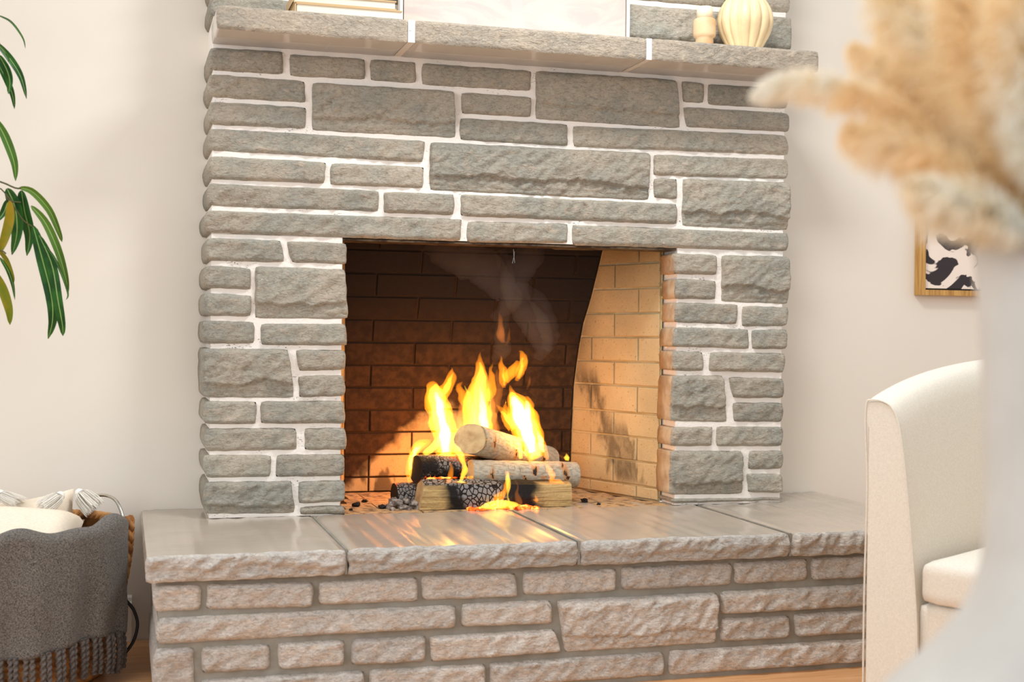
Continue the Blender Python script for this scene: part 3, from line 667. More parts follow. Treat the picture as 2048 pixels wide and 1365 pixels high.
# ------------------------------------------------------------------ fire: tongues of glowing gas
FI = thing('fire', 'tall yellow and orange flames rising from the logs', 'fire', (1.02, .15, Z0+.05))
FLAMES = [
('flame_out',0.7,[(0.9363, 0.19, 0.5083, 0.028),(0.9357, 0.19, 0.561, 0.0403),(0.9212, 0.19, 0.6137, 0.0403),(0.9084, 0.19, 0.6589, 0.0385),(0.8956, 0.19, 0.704, 0.0298),(0.8923, 0.19, 0.7294, 0.0123),(0.8922, 0.19, 0.7384, 0.0018)]),
('flame_mid',0.7,[(0.9362, 0.19, 0.5128, 0.0158),(0.9341, 0.19, 0.561, 0.0263),(0.9212, 0.19, 0.6137, 0.0245),(0.9083, 0.19, 0.6664, 0.0245),(0.8987, 0.19, 0.7084, 0.0175),(0.8954, 0.19, 0.7294, 0.0035)]),
('flame_core',0.6,[(0.9346, 0.19, 0.5234, 0.0105),(0.9325, 0.19, 0.5685, 0.0175),(0.9211, 0.19, 0.6213, 0.014),(0.9083, 0.19, 0.6739, 0.014),(0.9002, 0.19, 0.7039, 0.0053)]),
('flame_out',0.8,[(0.8958, 0.19, 0.689, 0.0105),(0.9172, 0.19, 0.6964, 0.0228),(0.9371, 0.19, 0.7189, 0.0175),(0.9475, 0.19, 0.749, 0.0123),(0.9504, 0.19, 0.7686, 0.007),(0.9534, 0.19, 0.7776, 0.0011)]),
('flame_mid',0.6,[(0.9142, 0.19, 0.6934, 0.0088),(0.934, 0.19, 0.7129, 0.0105),(0.9445, 0.19, 0.7415, 0.007),(0.9505, 0.19, 0.764, 0.0018)]),
('flame_out',0.8,[(0.9516, 0.18, 0.5766, 0.0088),(0.9435, 0.18, 0.6142, 0.0175),(0.9308, 0.18, 0.6443, 0.014),(0.9212, 0.18, 0.6819, 0.0035)]),
('flame_out',0.8,[(0.8129, 0.16, 0.4286, 0.0053),(0.8155, 0.16, 0.4686, 0.0105),(0.8211, 0.16, 0.5085, 0.014),(0.8389, 0.16, 0.5423, 0.0175),(0.863, 0.16, 0.5554, 0.0123),(0.8811, 0.16, 0.5641, 0.0018)]),
('flame_mid',0.7,[(0.8156, 0.16, 0.4538, 0.0035),(0.8182, 0.16, 0.4907, 0.0088),(0.827, 0.16, 0.5232, 0.0105),(0.8449, 0.16, 0.5452, 0.0088),(0.863, 0.16, 0.5539, 0.0018)]),
('flame_core',0.6,[(0.8169, 0.16, 0.476, 0.0035),(0.8211, 0.16, 0.5055, 0.0053),(0.8329, 0.16, 0.532, 0.007),(0.8479, 0.16, 0.5452, 0.0018)]),
('flame_mid',0.8,[(0.8656, 0.17, 0.5187, 0.007),(0.8837, 0.17, 0.5364, 0.0123),(0.9049, 0.17, 0.5555, 0.0158),(0.923, 0.17, 0.5777, 0.0105)]),
('flame_out',0.8,[(0.9773, 0.2, 0.5218, 0.021),(0.9676, 0.2, 0.5598, 0.0245),(0.9517, 0.2, 0.5901, 0.0175),(0.9422, 0.2, 0.6129, 0.0053)]),
('flame_faint',0.7,[(1.038, 0.24, 0.5096, 0.0665),(1.0405, 0.24, 0.571, 0.0735),(1.0445, 0.24, 0.6323, 0.063),(1.0518, 0.24, 0.6936, 0.0455),(1.0543, 0.24, 0.755, 0.021),(1.0506, 0.24, 0.7933, 0.0053)]),
('flame_out',0.6,[(1.0533, 0.24, 0.5555, 0.0385),(1.0465, 0.24, 0.6016, 0.0455),(1.0395, 0.24, 0.6553, 0.0438),(1.0484, 0.24, 0.7089, 0.0368),(1.0543, 0.24, 0.755, 0.021),(1.049, 0.24, 0.7979, 0.0088),(1.0471, 0.24, 0.8255, 0.0011)]),
('flame_mid',0.6,[(1.0561, 0.24, 0.5861, 0.021),(1.0493, 0.24, 0.6322, 0.0245),(1.0518, 0.24, 0.6936, 0.021),(1.0559, 0.24, 0.7473, 0.0123),(1.0506, 0.24, 0.7933, 0.0035)]),
('flame_mid',0.6,[(1.0312, 0.23, 0.5948, 0.014),(1.0227, 0.23, 0.6483, 0.0123),(1.0144, 0.23, 0.6865, 0.0088),(1.0015, 0.23, 0.7217, 0.0018)]),
('flame_core',0.5,[(1.0631, 0.23, 0.5745, 0.014),(1.0626, 0.23, 0.6174, 0.0158),(1.0557, 0.23, 0.6711, 0.0088),(1.052, 0.23, 0.717, 0.0018)]),
('flame_out',0.7,[(1.0264, 0.23, 0.6025, 0.014),(1.0117, 0.23, 0.6484, 0.0158),(0.994, 0.23, 0.6866, 0.014),(0.9842, 0.23, 0.7171, 0.0088),(0.995, 0.23, 0.7339, 0.0011)]),
('flame_out',0.7,[(1.0737, 0.25, 0.6776, 0.0175),(1.0925, 0.25, 0.7161, 0.014),(1.0888, 0.25, 0.7547, 0.0105),(1.0884, 0.25, 0.7886, 0.0011)]),
('flame_faint',0.7,[(1.0787, 0.23, 0.602, 0.0175),(1.0971, 0.23, 0.6632, 0.0175),(1.1061, 0.23, 0.7093, 0.0123),(1.1008, 0.23, 0.7584, 0.007),(1.1006, 0.23, 0.7738, 0.0011)]),
('flame_mid',0.6,[(1.0714, 0.22, 0.5844, 0.0088),(1.0756, 0.22, 0.6333, 0.0088),(1.0782, 0.22, 0.6792, 0.0035)]),
('flame_out',0.7,[(1.1281, 0.24, 0.715, 0.0053),(1.1261, 0.24, 0.7474, 0.014),(1.1225, 0.24, 0.7828, 0.0105),(1.119, 0.24, 0.8136, 0.0011)]),
('flame_out',0.7,[(1.1343, 0.24, 0.7319, 0.0088),(1.1501, 0.24, 0.7582, 0.0175),(1.1627, 0.24, 0.7783, 0.0158),(1.1722, 0.24, 0.7984, 0.0053)]),
('flame_out',0.7,[(1.1697, 0.24, 0.7366, 0.0053),(1.179, 0.24, 0.7675, 0.014),(1.1883, 0.24, 0.7985, 0.014),(1.1832, 0.24, 0.8232, 0.007),(1.1751, 0.24, 0.8278, 0.0011)]),
('flame_mid',0.5,[(1.1728, 0.24, 0.7428, 0.0035),(1.1805, 0.24, 0.7737, 0.007),(1.1882, 0.24, 0.8078, 0.0035)]),
('flame_mid',0.5,[(1.1296, 0.24, 0.7211, 0.0035),(1.1261, 0.24, 0.752, 0.0053),(1.1226, 0.24, 0.7782, 0.0018)]),
('flame_out',0.7,[(1.1885, 0.24, 0.7784, 0.0053),(1.1996, 0.24, 0.7986, 0.0053),(1.2028, 0.24, 0.8094, 0.0011)]),
('flame_faint',0.8,[(1.129, 0.26, 0.8535, 0.0053),(1.1255, 0.26, 0.8783, 0.014),(1.1219, 0.26, 0.9092, 0.0088),(1.1183, 0.26, 0.9478, 0.0014)]),
('flame_faint',0.8,[(1.1388, 0.26, 0.8443, 0.0018),(1.1465, 0.26, 0.8707, 0.0053),(1.151, 0.26, 0.9018, 0.0014)]),
('flame_faint',0.8,[(1.21, 0.26, 0.7078, 0.0018),(1.2163, 0.26, 0.7311, 0.0053),(1.2193, 0.26, 0.7514, 0.0011)]),
('flame_out',0.7,[(1.209, 0.16, 0.5022, 0.0245),(1.1924, 0.16, 0.5526, 0.042),(1.1728, 0.16, 0.606, 0.0473),(1.1564, 0.16, 0.6517, 0.0403),(1.1402, 0.16, 0.6851, 0.0245),(1.1305, 0.16, 0.7094, 0.0088),(1.1271, 0.16, 0.7275, 0.0014)]),
('flame_mid',0.7,[(1.2057, 0.16, 0.5114, 0.014),(1.1892, 0.16, 0.5572, 0.0263),(1.1695, 0.16, 0.6137, 0.0333),(1.15, 0.16, 0.6593, 0.0245),(1.137, 0.16, 0.6897, 0.014),(1.1305, 0.16, 0.7063, 0.0035)]),
('flame_core',0.7,[(1.1992, 0.16, 0.5221, 0.0105),(1.1827, 0.16, 0.5725, 0.0175),(1.163, 0.16, 0.6243, 0.0228),(1.1451, 0.16, 0.6699, 0.014),(1.1354, 0.16, 0.6927, 0.0053)]),
('flame_out',0.7,[(1.1759, 0.16, 0.606, 0.0245),(1.185, 0.16, 0.6439, 0.0175),(1.1879, 0.16, 0.6698, 0.0105),(1.1782, 0.16, 0.685, 0.0088),(1.1686, 0.16, 0.6896, 0.0018)]),
('flame_core',0.6,[(1.1664, 0.16, 0.6091, 0.0105),(1.1787, 0.16, 0.6394, 0.014),(1.1832, 0.16, 0.6637, 0.0088),(1.1767, 0.16, 0.6789, 0.0018)]),
('flame_out',0.7,[(1.1408, 0.18, 0.5973, 0.021),(1.1183, 0.18, 0.6279, 0.0158),(1.1038, 0.18, 0.6478, 0.0105),(1.0878, 0.18, 0.6661, 0.0011)]),
('flame_mid',0.7,[(1.1471, 0.18, 0.5973, 0.0123),(1.1214, 0.18, 0.6264, 0.0088),(1.1054, 0.18, 0.6463, 0.0035)]),
('flame_out',0.7,[(1.1246, 0.18, 0.6279, 0.0088),(1.1147, 0.18, 0.6584, 0.0088),(1.1113, 0.18, 0.6812, 0.0014)]),
('flame_mid',0.8,[(1.1652, 0.05, 0.5133, 0.0053),(1.1587, 0.05, 0.54, 0.0105),(1.1491, 0.05, 0.5727, 0.0105),(1.1426, 0.05, 0.5993, 0.0035)]),
('flame_mid',0.8,[(1.1358, 0.06, 0.5128, 0.0053),(1.1278, 0.06, 0.5396, 0.007),(1.1214, 0.06, 0.5618, 0.0035)]),
('flame_out',0.8,[(1.2506, 0.18, 0.4965, 0.0053),(1.2406, 0.18, 0.5274, 0.0123),(1.2274, 0.18, 0.5582, 0.014),(1.219, 0.18, 0.5843, 0.0105),(1.2156, 0.18, 0.6012, 0.0014)]),
('flame_core',0.6,[(1.2407, 0.18, 0.5197, 0.0035),(1.2323, 0.18, 0.5459, 0.0088),(1.2224, 0.18, 0.5736, 0.007),(1.2174, 0.18, 0.592, 0.0018)]),
('flame_mid',0.8,[(1.3189, 0.2, 0.4904, 0.0053),(1.3204, 0.2, 0.4997, 0.0105),(1.3203, 0.2, 0.5074, 0.0053),(1.3186, 0.2, 0.5136, 0.0011)]),
('flame_faint',0.8,[(1.3106, 0.2, 0.4967, 0.0035),(1.2974, 0.2, 0.517, 0.0035),(1.2793, 0.2, 0.5343, 0.0018)]),
('flame_mid',0.8,[(0.9455, 0.045, 0.4476, 0.0053),(0.9542, 0.045, 0.4736, 0.0088),(0.9539, 0.045, 0.4998, 0.0088),(0.9446, 0.045, 0.5261, 0.0088),(0.9294, 0.045, 0.5467, 0.0088),(0.9158, 0.045, 0.5643, 0.0018)]),
('flame_out',0.8,[(0.8977, 0.045, 0.4457, 0.0035),(0.9125, 0.045, 0.4599, 0.007),(0.9181, 0.045, 0.4859, 0.0053),(0.9119, 0.045, 0.5078, 0.0018)]),
('flame_out',0.8,[(0.8663, 0.05, 0.4473, 0.0018),(0.8915, 0.05, 0.4424, 0.0053),(0.9213, 0.05, 0.4417, 0.0088),(0.9513, 0.05, 0.4411, 0.0105),(0.9709, 0.05, 0.4348, 0.0053)]),
('flame_mid',0.8,[(0.9213, 0.05, 0.4432, 0.0035),(0.9407, 0.05, 0.4457, 0.007),(0.9588, 0.05, 0.4424, 0.007),(0.9694, 0.05, 0.4349, 0.0018)]),
('flame_out',0.8,[(1.0342, 0.02, 0.3816, 0.0053),(1.0536, 0.02, 0.4015, 0.0123),(1.0686, 0.02, 0.4201, 0.0105),(1.0773, 0.02, 0.449, 0.0088),(1.0802, 0.02, 0.4679, 0.007),(1.0739, 0.02, 0.4841, 0.0018)]),
('flame_mid',0.8,[(1.0871, 0.02, 0.3904, 0.0035),(1.0793, 0.02, 0.4125, 0.0053),(1.082, 0.02, 0.4416, 0.007),(1.0787, 0.02, 0.4636, 0.0053),(1.0739, 0.02, 0.4812, 0.0014)]),
('flame_faint',0.8,[(1.1177, 0.02, 0.3823, 0.007),(1.1113, 0.02, 0.4044, 0.007),(1.1064, 0.02, 0.4338, 0.0035),(1.0984, 0.02, 0.4632, 0.0014)]),
('flame_out',0.8,[(1.2157, 0.05, 0.4472, 0.0035),(1.2249, 0.05, 0.4574, 0.0105),(1.2184, 0.05, 0.4798, 0.0088),(1.2088, 0.05, 0.4978, 0.0035),(1.2025, 0.05, 0.5097, 0.0014)]),
('flame_out',0.8,[(1.2219, 0.05, 0.4471, 0.0053),(1.2423, 0.05, 0.4422, 0.0088),(1.2627, 0.05, 0.4343, 0.007),(1.2722, 0.05, 0.4281, 0.0014)]),
('flame_mid',0.8,[(1.2706, 0.04, 0.413, 0.0035),(1.272, 0.04, 0.4204, 0.007),(1.272, 0.04, 0.4278, 0.0014)]),
('flame_out',0.8,[(1.1542, 0.01, 0.3973, 0.0026),(1.1665, 0.01, 0.3941, 0.0053),(1.1647, 0.01, 0.4117, 0.0018)]),
('flame_mid',0.8,[(0.986, 0.008, 0.3772, 0.0035),(1.0159, 0.008, 0.3836, 0.0105),(1.0535, 0.008, 0.3855, 0.014),(1.0913, 0.008, 0.3831, 0.0105),(1.1294, 0.008, 0.3748, 0.0035)]),
]
for i, (mat, dep, pts) in enumerate(FLAMES):
    P = bez(pts, 6*len(pts)); rad = [max(p[3], .0006) for p in P]
    k_ = [Vector(p[:3])+Vector((.0035*noise.noise(Vector((p[2]*38, i, 0))), 0, 0)) for p in P]
    o = MB().tube(k_, rad, 14, flat=dep, side=(0, 1, 0)).obj('flame', mat, FI, True)
    for v in o.data.vertices:
        c = v.co; c.x += .0075*noise.noise(Vector((c.x*55, c.y*40, c.z*26+i)))+.003*noise.noise(Vector((c.x*140, c.y*60, c.z*50)))
pl = bpy.data.lights.new('fire_light', 'POINT'); pl.specular_factor = 0; pl.energy = .45; pl.color = (1, .40, .12); pl.shadow_soft_size = .09
o = bpy.data.objects.new('fire_light', pl); C.objects.link(o); o.location = (1.0, .21, .66)
pl = bpy.data.lights.new('ember_light', 'POINT'); pl.specular_factor = 0; pl.energy = 1.7; pl.color = (1, .30, .05); pl.shadow_soft_size = .05
o = bpy.data.objects.new('ember_light', pl); C.objects.link(o); o.location = (.90, .32, .50)
SM = thing('smoke', 'thin grey smoke drifting up in the dark top of the firebox', 'smoke', (1.05, .25, .9))
for i, pts in enumerate([
[(1.1, 0.28, 0.9245, 0.0125),(1.1559, 0.28, 0.9876, 0.0375),(1.1066, 0.28, 1.0488, 0.0531),(1.0579, 0.28, 1.0942, 0.0625),(0.9621, 0.28, 1.1302, 0.0594),(0.8987, 0.28, 1.1668, 0.0406)],
[(1.2353, 0.24, 0.8018, 0.0125),(1.251, 0.24, 0.8485, 0.0344),(1.2259, 0.24, 0.9104, 0.0469),(1.1766, 0.24, 0.9717, 0.0406),(1.1596, 0.24, 1.0486, 0.0437),(1.2072, 0.24, 1.127, 0.0469),(1.2228, 0.24, 1.1739, 0.0312)],
[(1.2786, 0.3, 0.8322, 0.0156),(1.2948, 0.3, 0.8639, 0.0281),(1.2859, 0.3, 0.9112, 0.0344),(1.2519, 0.3, 0.9896, 0.0281),(1.1775, 0.3, 1.0354, 0.0156)],
[(1.0959, 0.26, 0.8007, 0.0094),(1.126, 0.26, 0.8318, 0.0281),(1.1223, 0.26, 0.8782, 0.0219),(1.1343, 0.26, 0.9558, 0.0187),(1.1413, 0.26, 1.0489, 0.025),(1.1161, 0.26, 1.1411, 0.0219)],
]):
    P = bez(pts, 8*len(pts)); MB().tube([p[:3] for p in P], [max(p[3], .002)*(1+.25*noise.noise(Vector((j*.35, i, 0)))) for j, p in enumerate(P)], 14, flat=.9, side=(0, 1, 0)).obj('smoke_wisp', 'smoke', SM, True)

# ------------------------------------------------------------------ mantel items
def book(label, x0, x1, z0, h, y0, dpt, ang):
    T = thing('book', label, 'book', ((x0+x1)/2, y0+dpt/2, z0), 'books lying on the mantel')
    m = MB().box(x0-.004, x1+.003, y0-.004, y0+dpt, z0, z0+.003).box(x0-.004, x1+.003, y0-.004, y0+dpt, z0+h-.003, z0+h).box(x0-.005, x0-.002, y0-.004, y0+dpt, z0, z0+h)
    m.obj('cover', 'cover', T); MB().box(x0, x1, y0, y0+dpt-.006, z0+.003, z0+h-.003).obj('pages', 'pages', T)
book('lower cream-paged book lying flat on the mantel', .432, .712, 1.7245, .026, -.165, .14, 0)
book('upper cream-paged book lying on the other book', .425, .695, 1.7508, .024, -.165, .14, 0)
x0, x1, z0, z1, y0 = .728, 1.408, 1.7245, 2.30, -.07
T = thing('framed_painting', 'blush and grey abstract painting in a thin white frame on the mantel', 'painting', ((x0+x1)/2, y0+.015, z0))
MB().box(x0, x0+.008, y0, y0+.03, z0, z1).box(x1-.008, x1, y0, y0+.03, z0, z1).box(x0+.008, x1-.008, y0, y0+.03, z1-.008, z1).box(x0+.008, x1-.008, y0, y0+.03, z0, z0+.004).obj('frame', 'white', T)
MB().box(x0+.008, x1-.008, y0+.02, y0+.028, z0+.004, z1-.008).obj('backing', 'dark', T)
MB().box(x0+.012, x1-.012, y0+.004, y0+.02, z0+.0045, z1-.012).obj('canvas', 'canvas', T)
cx, cy = (1.6316, -0.1, 1.7815)[0], -.10
T = thing('candle_holder', 'turned pale wood candle holder with an ivory candle', 'candle holder', (cx, cy, 1.7245))
MB().lathe([(.026, 1.7245), (.0275, 1.728), (.0255, 1.756), (.028, 1.758), (.032, 1.762), (.0335, 1.768), (.0335, 1.803), (.0315, 1.811), (.027, 1.814)], cx, cy, 32).obj('stem', 'wood_turned', T, True)
MB().lathe([(.0235, 1.814), (.0235, 1.846), (.021, 1.8485), (.004, 1.847)], cx, cy, 28).obj('candle', 'wax', T, True)
MB().tube([(cx, cy, 1.846), (cx+.001, cy, 1.856)], .0008, 5).obj('wick', 'dark', T)
cx = (1.7646, -0.095, 1.7925)[0]; cy = -.095
T = thing('gourd_vase', 'cream ribbed gourd-shaped vase at the right end of the mantel', 'vase', (cx, cy, 1.7245))
pr = [(.040, 1.7245), (.046, 1.728), (.060, 1.752), (.074, 1.778), (.0825, 1.806), (.083, 1.826), (.076, 1.852), (.060, 1.878), (.040, 1.900), (.022, 1.918), (.017, 1.93), (.021, 1.948), (.019, 1.949), (.014, 1.93)]
MB().lathe([tuple(p) for p in bez(pr, 48)], cx, cy, 168, ribs=14, rd=.11, cap=True).obj('body', 'gourd', T, True)
# picture on the right
T = thing('framed_print', 'oak-framed black and cream abstract print on the right wall', 'picture', (2.80, .20, 1.024))
x0, x1, z0, z1 = 2.555, 3.05, 1.026, 1.62
MB().box(x0, x0+.022, .186, .218, z0, z1).box(x1-.022, x1, .186, .218, z0, z1).box(x0+.022, x1-.022, .186, .218, z0, z0+.018).box(x0+.022, x1-.022, .186, .218, z1-.018, z1).obj('frame', 'oak', T)
MB().box(x0+.022, x1-.022, .205, .215, z0+.018, z1-.018).obj('mount', 'dark', T)
MB().box(x0+.026, x1-.026, .200, .205, z0+.024, z1-.024).obj('print', 'print', T)

# ------------------------------------------------------------------ armchair
OX, OY = 1.611, -1.048; an = math.radians(62); Bk = Vector((math.sin(an), math.cos(an), 0)); Cr = Vector((math.cos(an), -math.sin(an), 0))
def cw(c, t, z): return Vector((OX, OY, 0))+Cr*c+Bk*t+Vector((0, 0, z))
T = thing('armchair', 'cream linen armchair with curved high arms beside the hearth', 'armchair', tuple(cw(.36, .38, 0)))
def armshape(c0, sgn, name):
    prof0 = [(0, .07), (0, .30), (.004, .55), (-.002, .68), (0, .735), (.012, .7435), (.035, .743), (.060, .732), (.076, .705), (.087, .66), (.100, .57), (.112, .46), (.122, .36), (.130, .25), (.134, .07)]
    P = bez(prof0, 56); n = len(P); ts = [0, .006, .02]+[.02+.73*i/24 for i in range(1, 25)]
    vs = []; fs = []
    for ti, t in enumerate(ts):
        rise = .105*(1-math.exp(-t/.30)); sh = [.006, .0015, 0][ti] if ti < 3 else 0
        for c, z in P:
            k_ = sm(.35, .70, z); cc = max(sh, min(.134-sh, c)) if z < .7 else c*(1-sh)+sh*.5
            zz = z+rise*k_-sh*(.8 if z > .7 else 0)
            vs.append(cw(c0+sgn*cc, t, zz))
    for i in range(len(ts)-1):
        for j in range(n-1): a = i*n+j; fs.append((a, a+1, a+n+1, a+n) if sgn > 0 else (a, a+n, a+n+1, a+1))
        a = i*n; fs.append((a, a+n, a+2*n-1, a+n-1))
    fs.append(tuple(range(n))); fs.append(tuple((len(ts)-1)*n+j for j in range(n))[::-1])
    o = obj(name, vs, fs, 'chair', T, True)
    me = o.data; me.polygons[-2].use_smooth = False
    pp = [cw(c0+sgn*c, -.001, z) for c, z in P]; MB().tube(pp, .0022, 6, caps=True, side=(0, 1, 0)).obj('piping', 'chair', o, True)
    return o
armshape(0, 1, 'arm'); armshape(.78, -1, 'arm')
def pad(c0, c1, t0, t1, z0, z1, name, crown=.02, r=.03, nx=20, ny=20):
    """soft box"""
    vs = []; fs = []; bm = bmesh.new(); bmesh.ops.create_cube(bm, size=2); bmesh.ops.subdivide_edges(bm, edges=bm.edges[:], cuts=11, use_grid_fill=True)
    hx, hy, hz = (c1-c0)/2, (t1-t0)/2, (z1-z0)/2
    for v in bm.verts:
        p = v.co.copy(); q = Vector((p.x*hx, p.y*hy, p.z*hz)); inn = Vector((max(-hx+r, min(hx-r, q.x)), max(-hy+r, min(hy-r, q.y)), max(-hz+r, min(hz-r, q.z))))
        d = q-inn
        if d.length > 1e-6: q = inn+d.normalized()*r
        q.z += (crown if p.z > 0 else 0)*(1-p.x**2)*(1-p.y**2)
        vs.append(cw((c0+c1)/2+q.x, (t0+t1)/2+q.y, (z0+z1)/2+q.z))
    fs = [tuple(x.index for x in f.verts) for f in bm.faces]; bm.free()
    return obj(name, vs, fs, 'chair', T, True)
pad(.136, .644, -.012, .62, .300, .402, 'seat_cushion', .025, .028)
pad(.130, .650, .004, .66, .085, .303, 'seat_frame', 0, .012)
pad(.02, .76, .60, .76, .085, .86, 'backrest', .02, .05)
for c, t in ((.05, .05), (.73, .05), (.05, .70), (.73, .70)):
    p = cw(c, t, 0); MB().lathe([(.014, 0), (.022, .09)], p.x, p.y, 16).obj('leg', 'table', T, True)

# ------------------------------------------------------------------ basket with throw and pillows
BX, BY, BR, BH = -.245, -.125, .245, .375
T = thing('woven_basket', 'brown woven basket with metal handle left of the hearth', 'basket', (BX, BY, 0))
def radz(z): return BR*(.80+.20*sm(0, 1, z/BH))
rowsN = 13; n = 160; vs = []; fs = []; prof = []
for i in range(rowsN*6+1):
    t = i/(rowsN*6); z = t*BH; prof.append(z)
    for j in range(n):
        a = 2*PI*j/n; ph = (i/6) % 1; row = int(i/6)
        bulge = .010*abs(math.sin(PI*i/6))*(1+.5*math.sin(a*34+(row % 2)*PI+ph*2.4))
        r = radz(z)+bulge; vs.append((BX+r*math.cos(a), BY+r*math.sin(a), z+.002))
for i in range(rowsN*6):
    for j in range(n): q_ = (j+1) % n; fs.append((i*n+j, i*n+q_, (i+1)*n+q_, (i+1)*n+j))
b0 = len(vs)
for z in (BH, .02):
    for j in range(n): a = 2*PI*j/n; r = radz(z)-.012; vs.append((BX+r*math.cos(a), BY+r*math.sin(a), z))
for j in range(n):
    q_ = (j+1) % n; fs.append((b0+j, b0+n+j, b0+n+q_, b0+q_)); fs.append((rowsN*6*n+j, rowsN*6*n+q_, b0+q_, b0+j))
fs.append(tuple(b0+n+j for j in range(n))); fs.append(tuple(range(n))[::-1])
obj('body', vs, fs, 'wicker', T, True)
rim = MB()
for s_ in range(3):
    pts = []
    for i in range(241):
        a = 2*PI*i/240; ph = a*26+s_*2*PI/3; pts.append((BX+(BR+.001+.007*math.cos(ph))*math.cos(a), BY+(BR+.001+.007*math.cos(ph))*math.sin(a), BH+.008*math.sin(ph)+.004))
    rim.tube(pts, .0075, 7, caps=False, side=(0, 0, 1))
rim.obj('rim', 'wicker', T, True)
# vertical braid at the right under the handle
br = MB()
for s_ in range(3):
    pts = []
    for i in range(61):
        t = i/60; ph = t*22+s_*2*PI/3; z = .40-.30*t; r = radz(min(z, BH))+.020
        a = math.radians(-5); pts.append((BX+(r+.005*math.sin(ph*2))*math.cos(a), BY+r*math.sin(a)+.012*math.cos(ph), z))
    br.tube(pts, .0092, 8, side=(0, 1, 0))
br.obj('braid', 'wicker', T, True)
hp = bez([(0.0036, -0.125, 0.3756), (0.0008, -0.11, 0.4047), (-0.017, -0.08, 0.4377), (-0.049, -0.03, 0.4442), (-0.079, 0.02, 0.4268), (-0.0948, 0.06, 0.3682)], 40)
o = MB().tube(hp, .0042, 10).obj('handle', 'brushed', T, True); o['label'] = 'arched brushed metal handle'
hp = bez([(-0.0023, -0.2, 0.2117), (0.0149, -0.2, 0.1932), (0.0321, -0.2, 0.1695), (0.041, -0.2, 0.1335), (0.0304, -0.2, 0.0896), (0.0015, -0.2, 0.0493), (-0.0188, -0.2, 0.0163)], 40)
o = MB().tube(hp, .0042, 10).obj('loop_handle', 'black_metal', T, True); o['label'] = 'black curved loop handle low on the side'
# throw draped over the front of the basket
T = thing('throw_blanket', 'charcoal heather throw with twisted fringe draped over the basket', 'blanket', (BX, BY-BR, .1))
A0, A1 = math.radians(-17), math.radians(-172); nu, nv = 120, 46; vs = []; fs = []
for i in range(nu+1):
    u = i/nu; a = A0+(A1-A0)*u
    zb = .118+.012*math.sin(u*9)-.01*u
    fold = .006*math.sin(u*21)+.004*math.sin(u*47+1)
    topz = BH+.030+.006*math.sin(u*17+.6)+.006*math.sin(u*31)-.010*sm(.12, .3, u)
    for j in range(nv+1):
        v = j/nv
        if v < .16: t = v/.16; r = radz(BH)-.030+.012*t; z = BH-.07+(topz-.006-BH+.07)*t
        elif v < .30: t = (v-.16)/.14; r = radz(BH)-.018+.044*t; z = topz-.006+.010*math.sin(PI*t)-.006*t
        else:
            t = (v-.30)/.70; z = topz-.012-(topz-.012-zb)*t; r = radz(BH)+.026+fold*t*1.8+.006*noise.noise(Vector((u*12, z*9, 0)))-.012*t
        vs.append((BX+r*math.cos(a), BY+r*math.sin(a), z))
for i in range(nu):
    for j in range(nv): k_ = i*(nv+1)+j; fs.append((k_, k_+1, k_+nv+2, k_+nv+1))
cl = obj('cloth', vs, fs, 'throw', T, True); sol = cl.modifiers.new('thickness', 'SOLIDIFY'); sol.thickness = .004
random.seed(8)
for i in range(32):
    u = .008+(i//2)*.050+(i % 2)*.017; a = A0+(A1-A0)*u; r = radz(BH)+.014+.010*math.sin(u*21)+.002
    zb = .118+.012*math.sin(u*9)-.01*u; ln = random.uniform(.092, .102); sw = random.uniform(-.006, .006)
    pts = [(BX+(r+.004*math.sin(t*3))*math.cos(a+sw*t*3), BY+(r+.004*math.sin(t*3))*math.sin(a+sw*t*3), zb+.004-ln*t) for t in [k_/70 for k_ in range(71)]]
    MB().tube(pts, [.0062]*71, 12, lobes=2, twist=.30, side=(0, 1, 0)).obj('tassel', 'rope', T, True)
def pillow(label, center, axu, axv, half, thick, seed):
    T = thing('pillow', label, 'pillow', (center[0], center[1], center[2]-.1)); c = Vector(center); axu = Vector(axu).normalized(); axv = Vector(axv).normalized(); nn = axu.cross(axv)
    N = 30; vs = []; fs = []
    for sgn in (1, -1):
        for i in range(N+1):
            for j in range(N+1):
                u, v = -1+2*i/N, -1+2*j/N; pin = 1-.09*(1-(abs(u)**2))*(v*v)-0; pin2 = 1-.09*(1-abs(v)**2)*(u*u)
                th = thick*((1-u**4)*(1-v**4))**.5*(1+.12*noise.noise(Vector((u*2+seed, v*2, sgn))))
                vs.append(c+axu*u*half*pin2+axv*v*half*pin+nn*sgn*th)
    for s_ in range(2):
        o_ = s_*(N+1)**2
        for i in range(N):
            for j in range(N): k_ = o_+i*(N+1)+j; f = (k_, k_+1, k_+N+2, k_+N+1); fs.append(f if s_ else f[::-1])
    o = obj('cover', vs, fs, 'pillow', T, True)
    return T
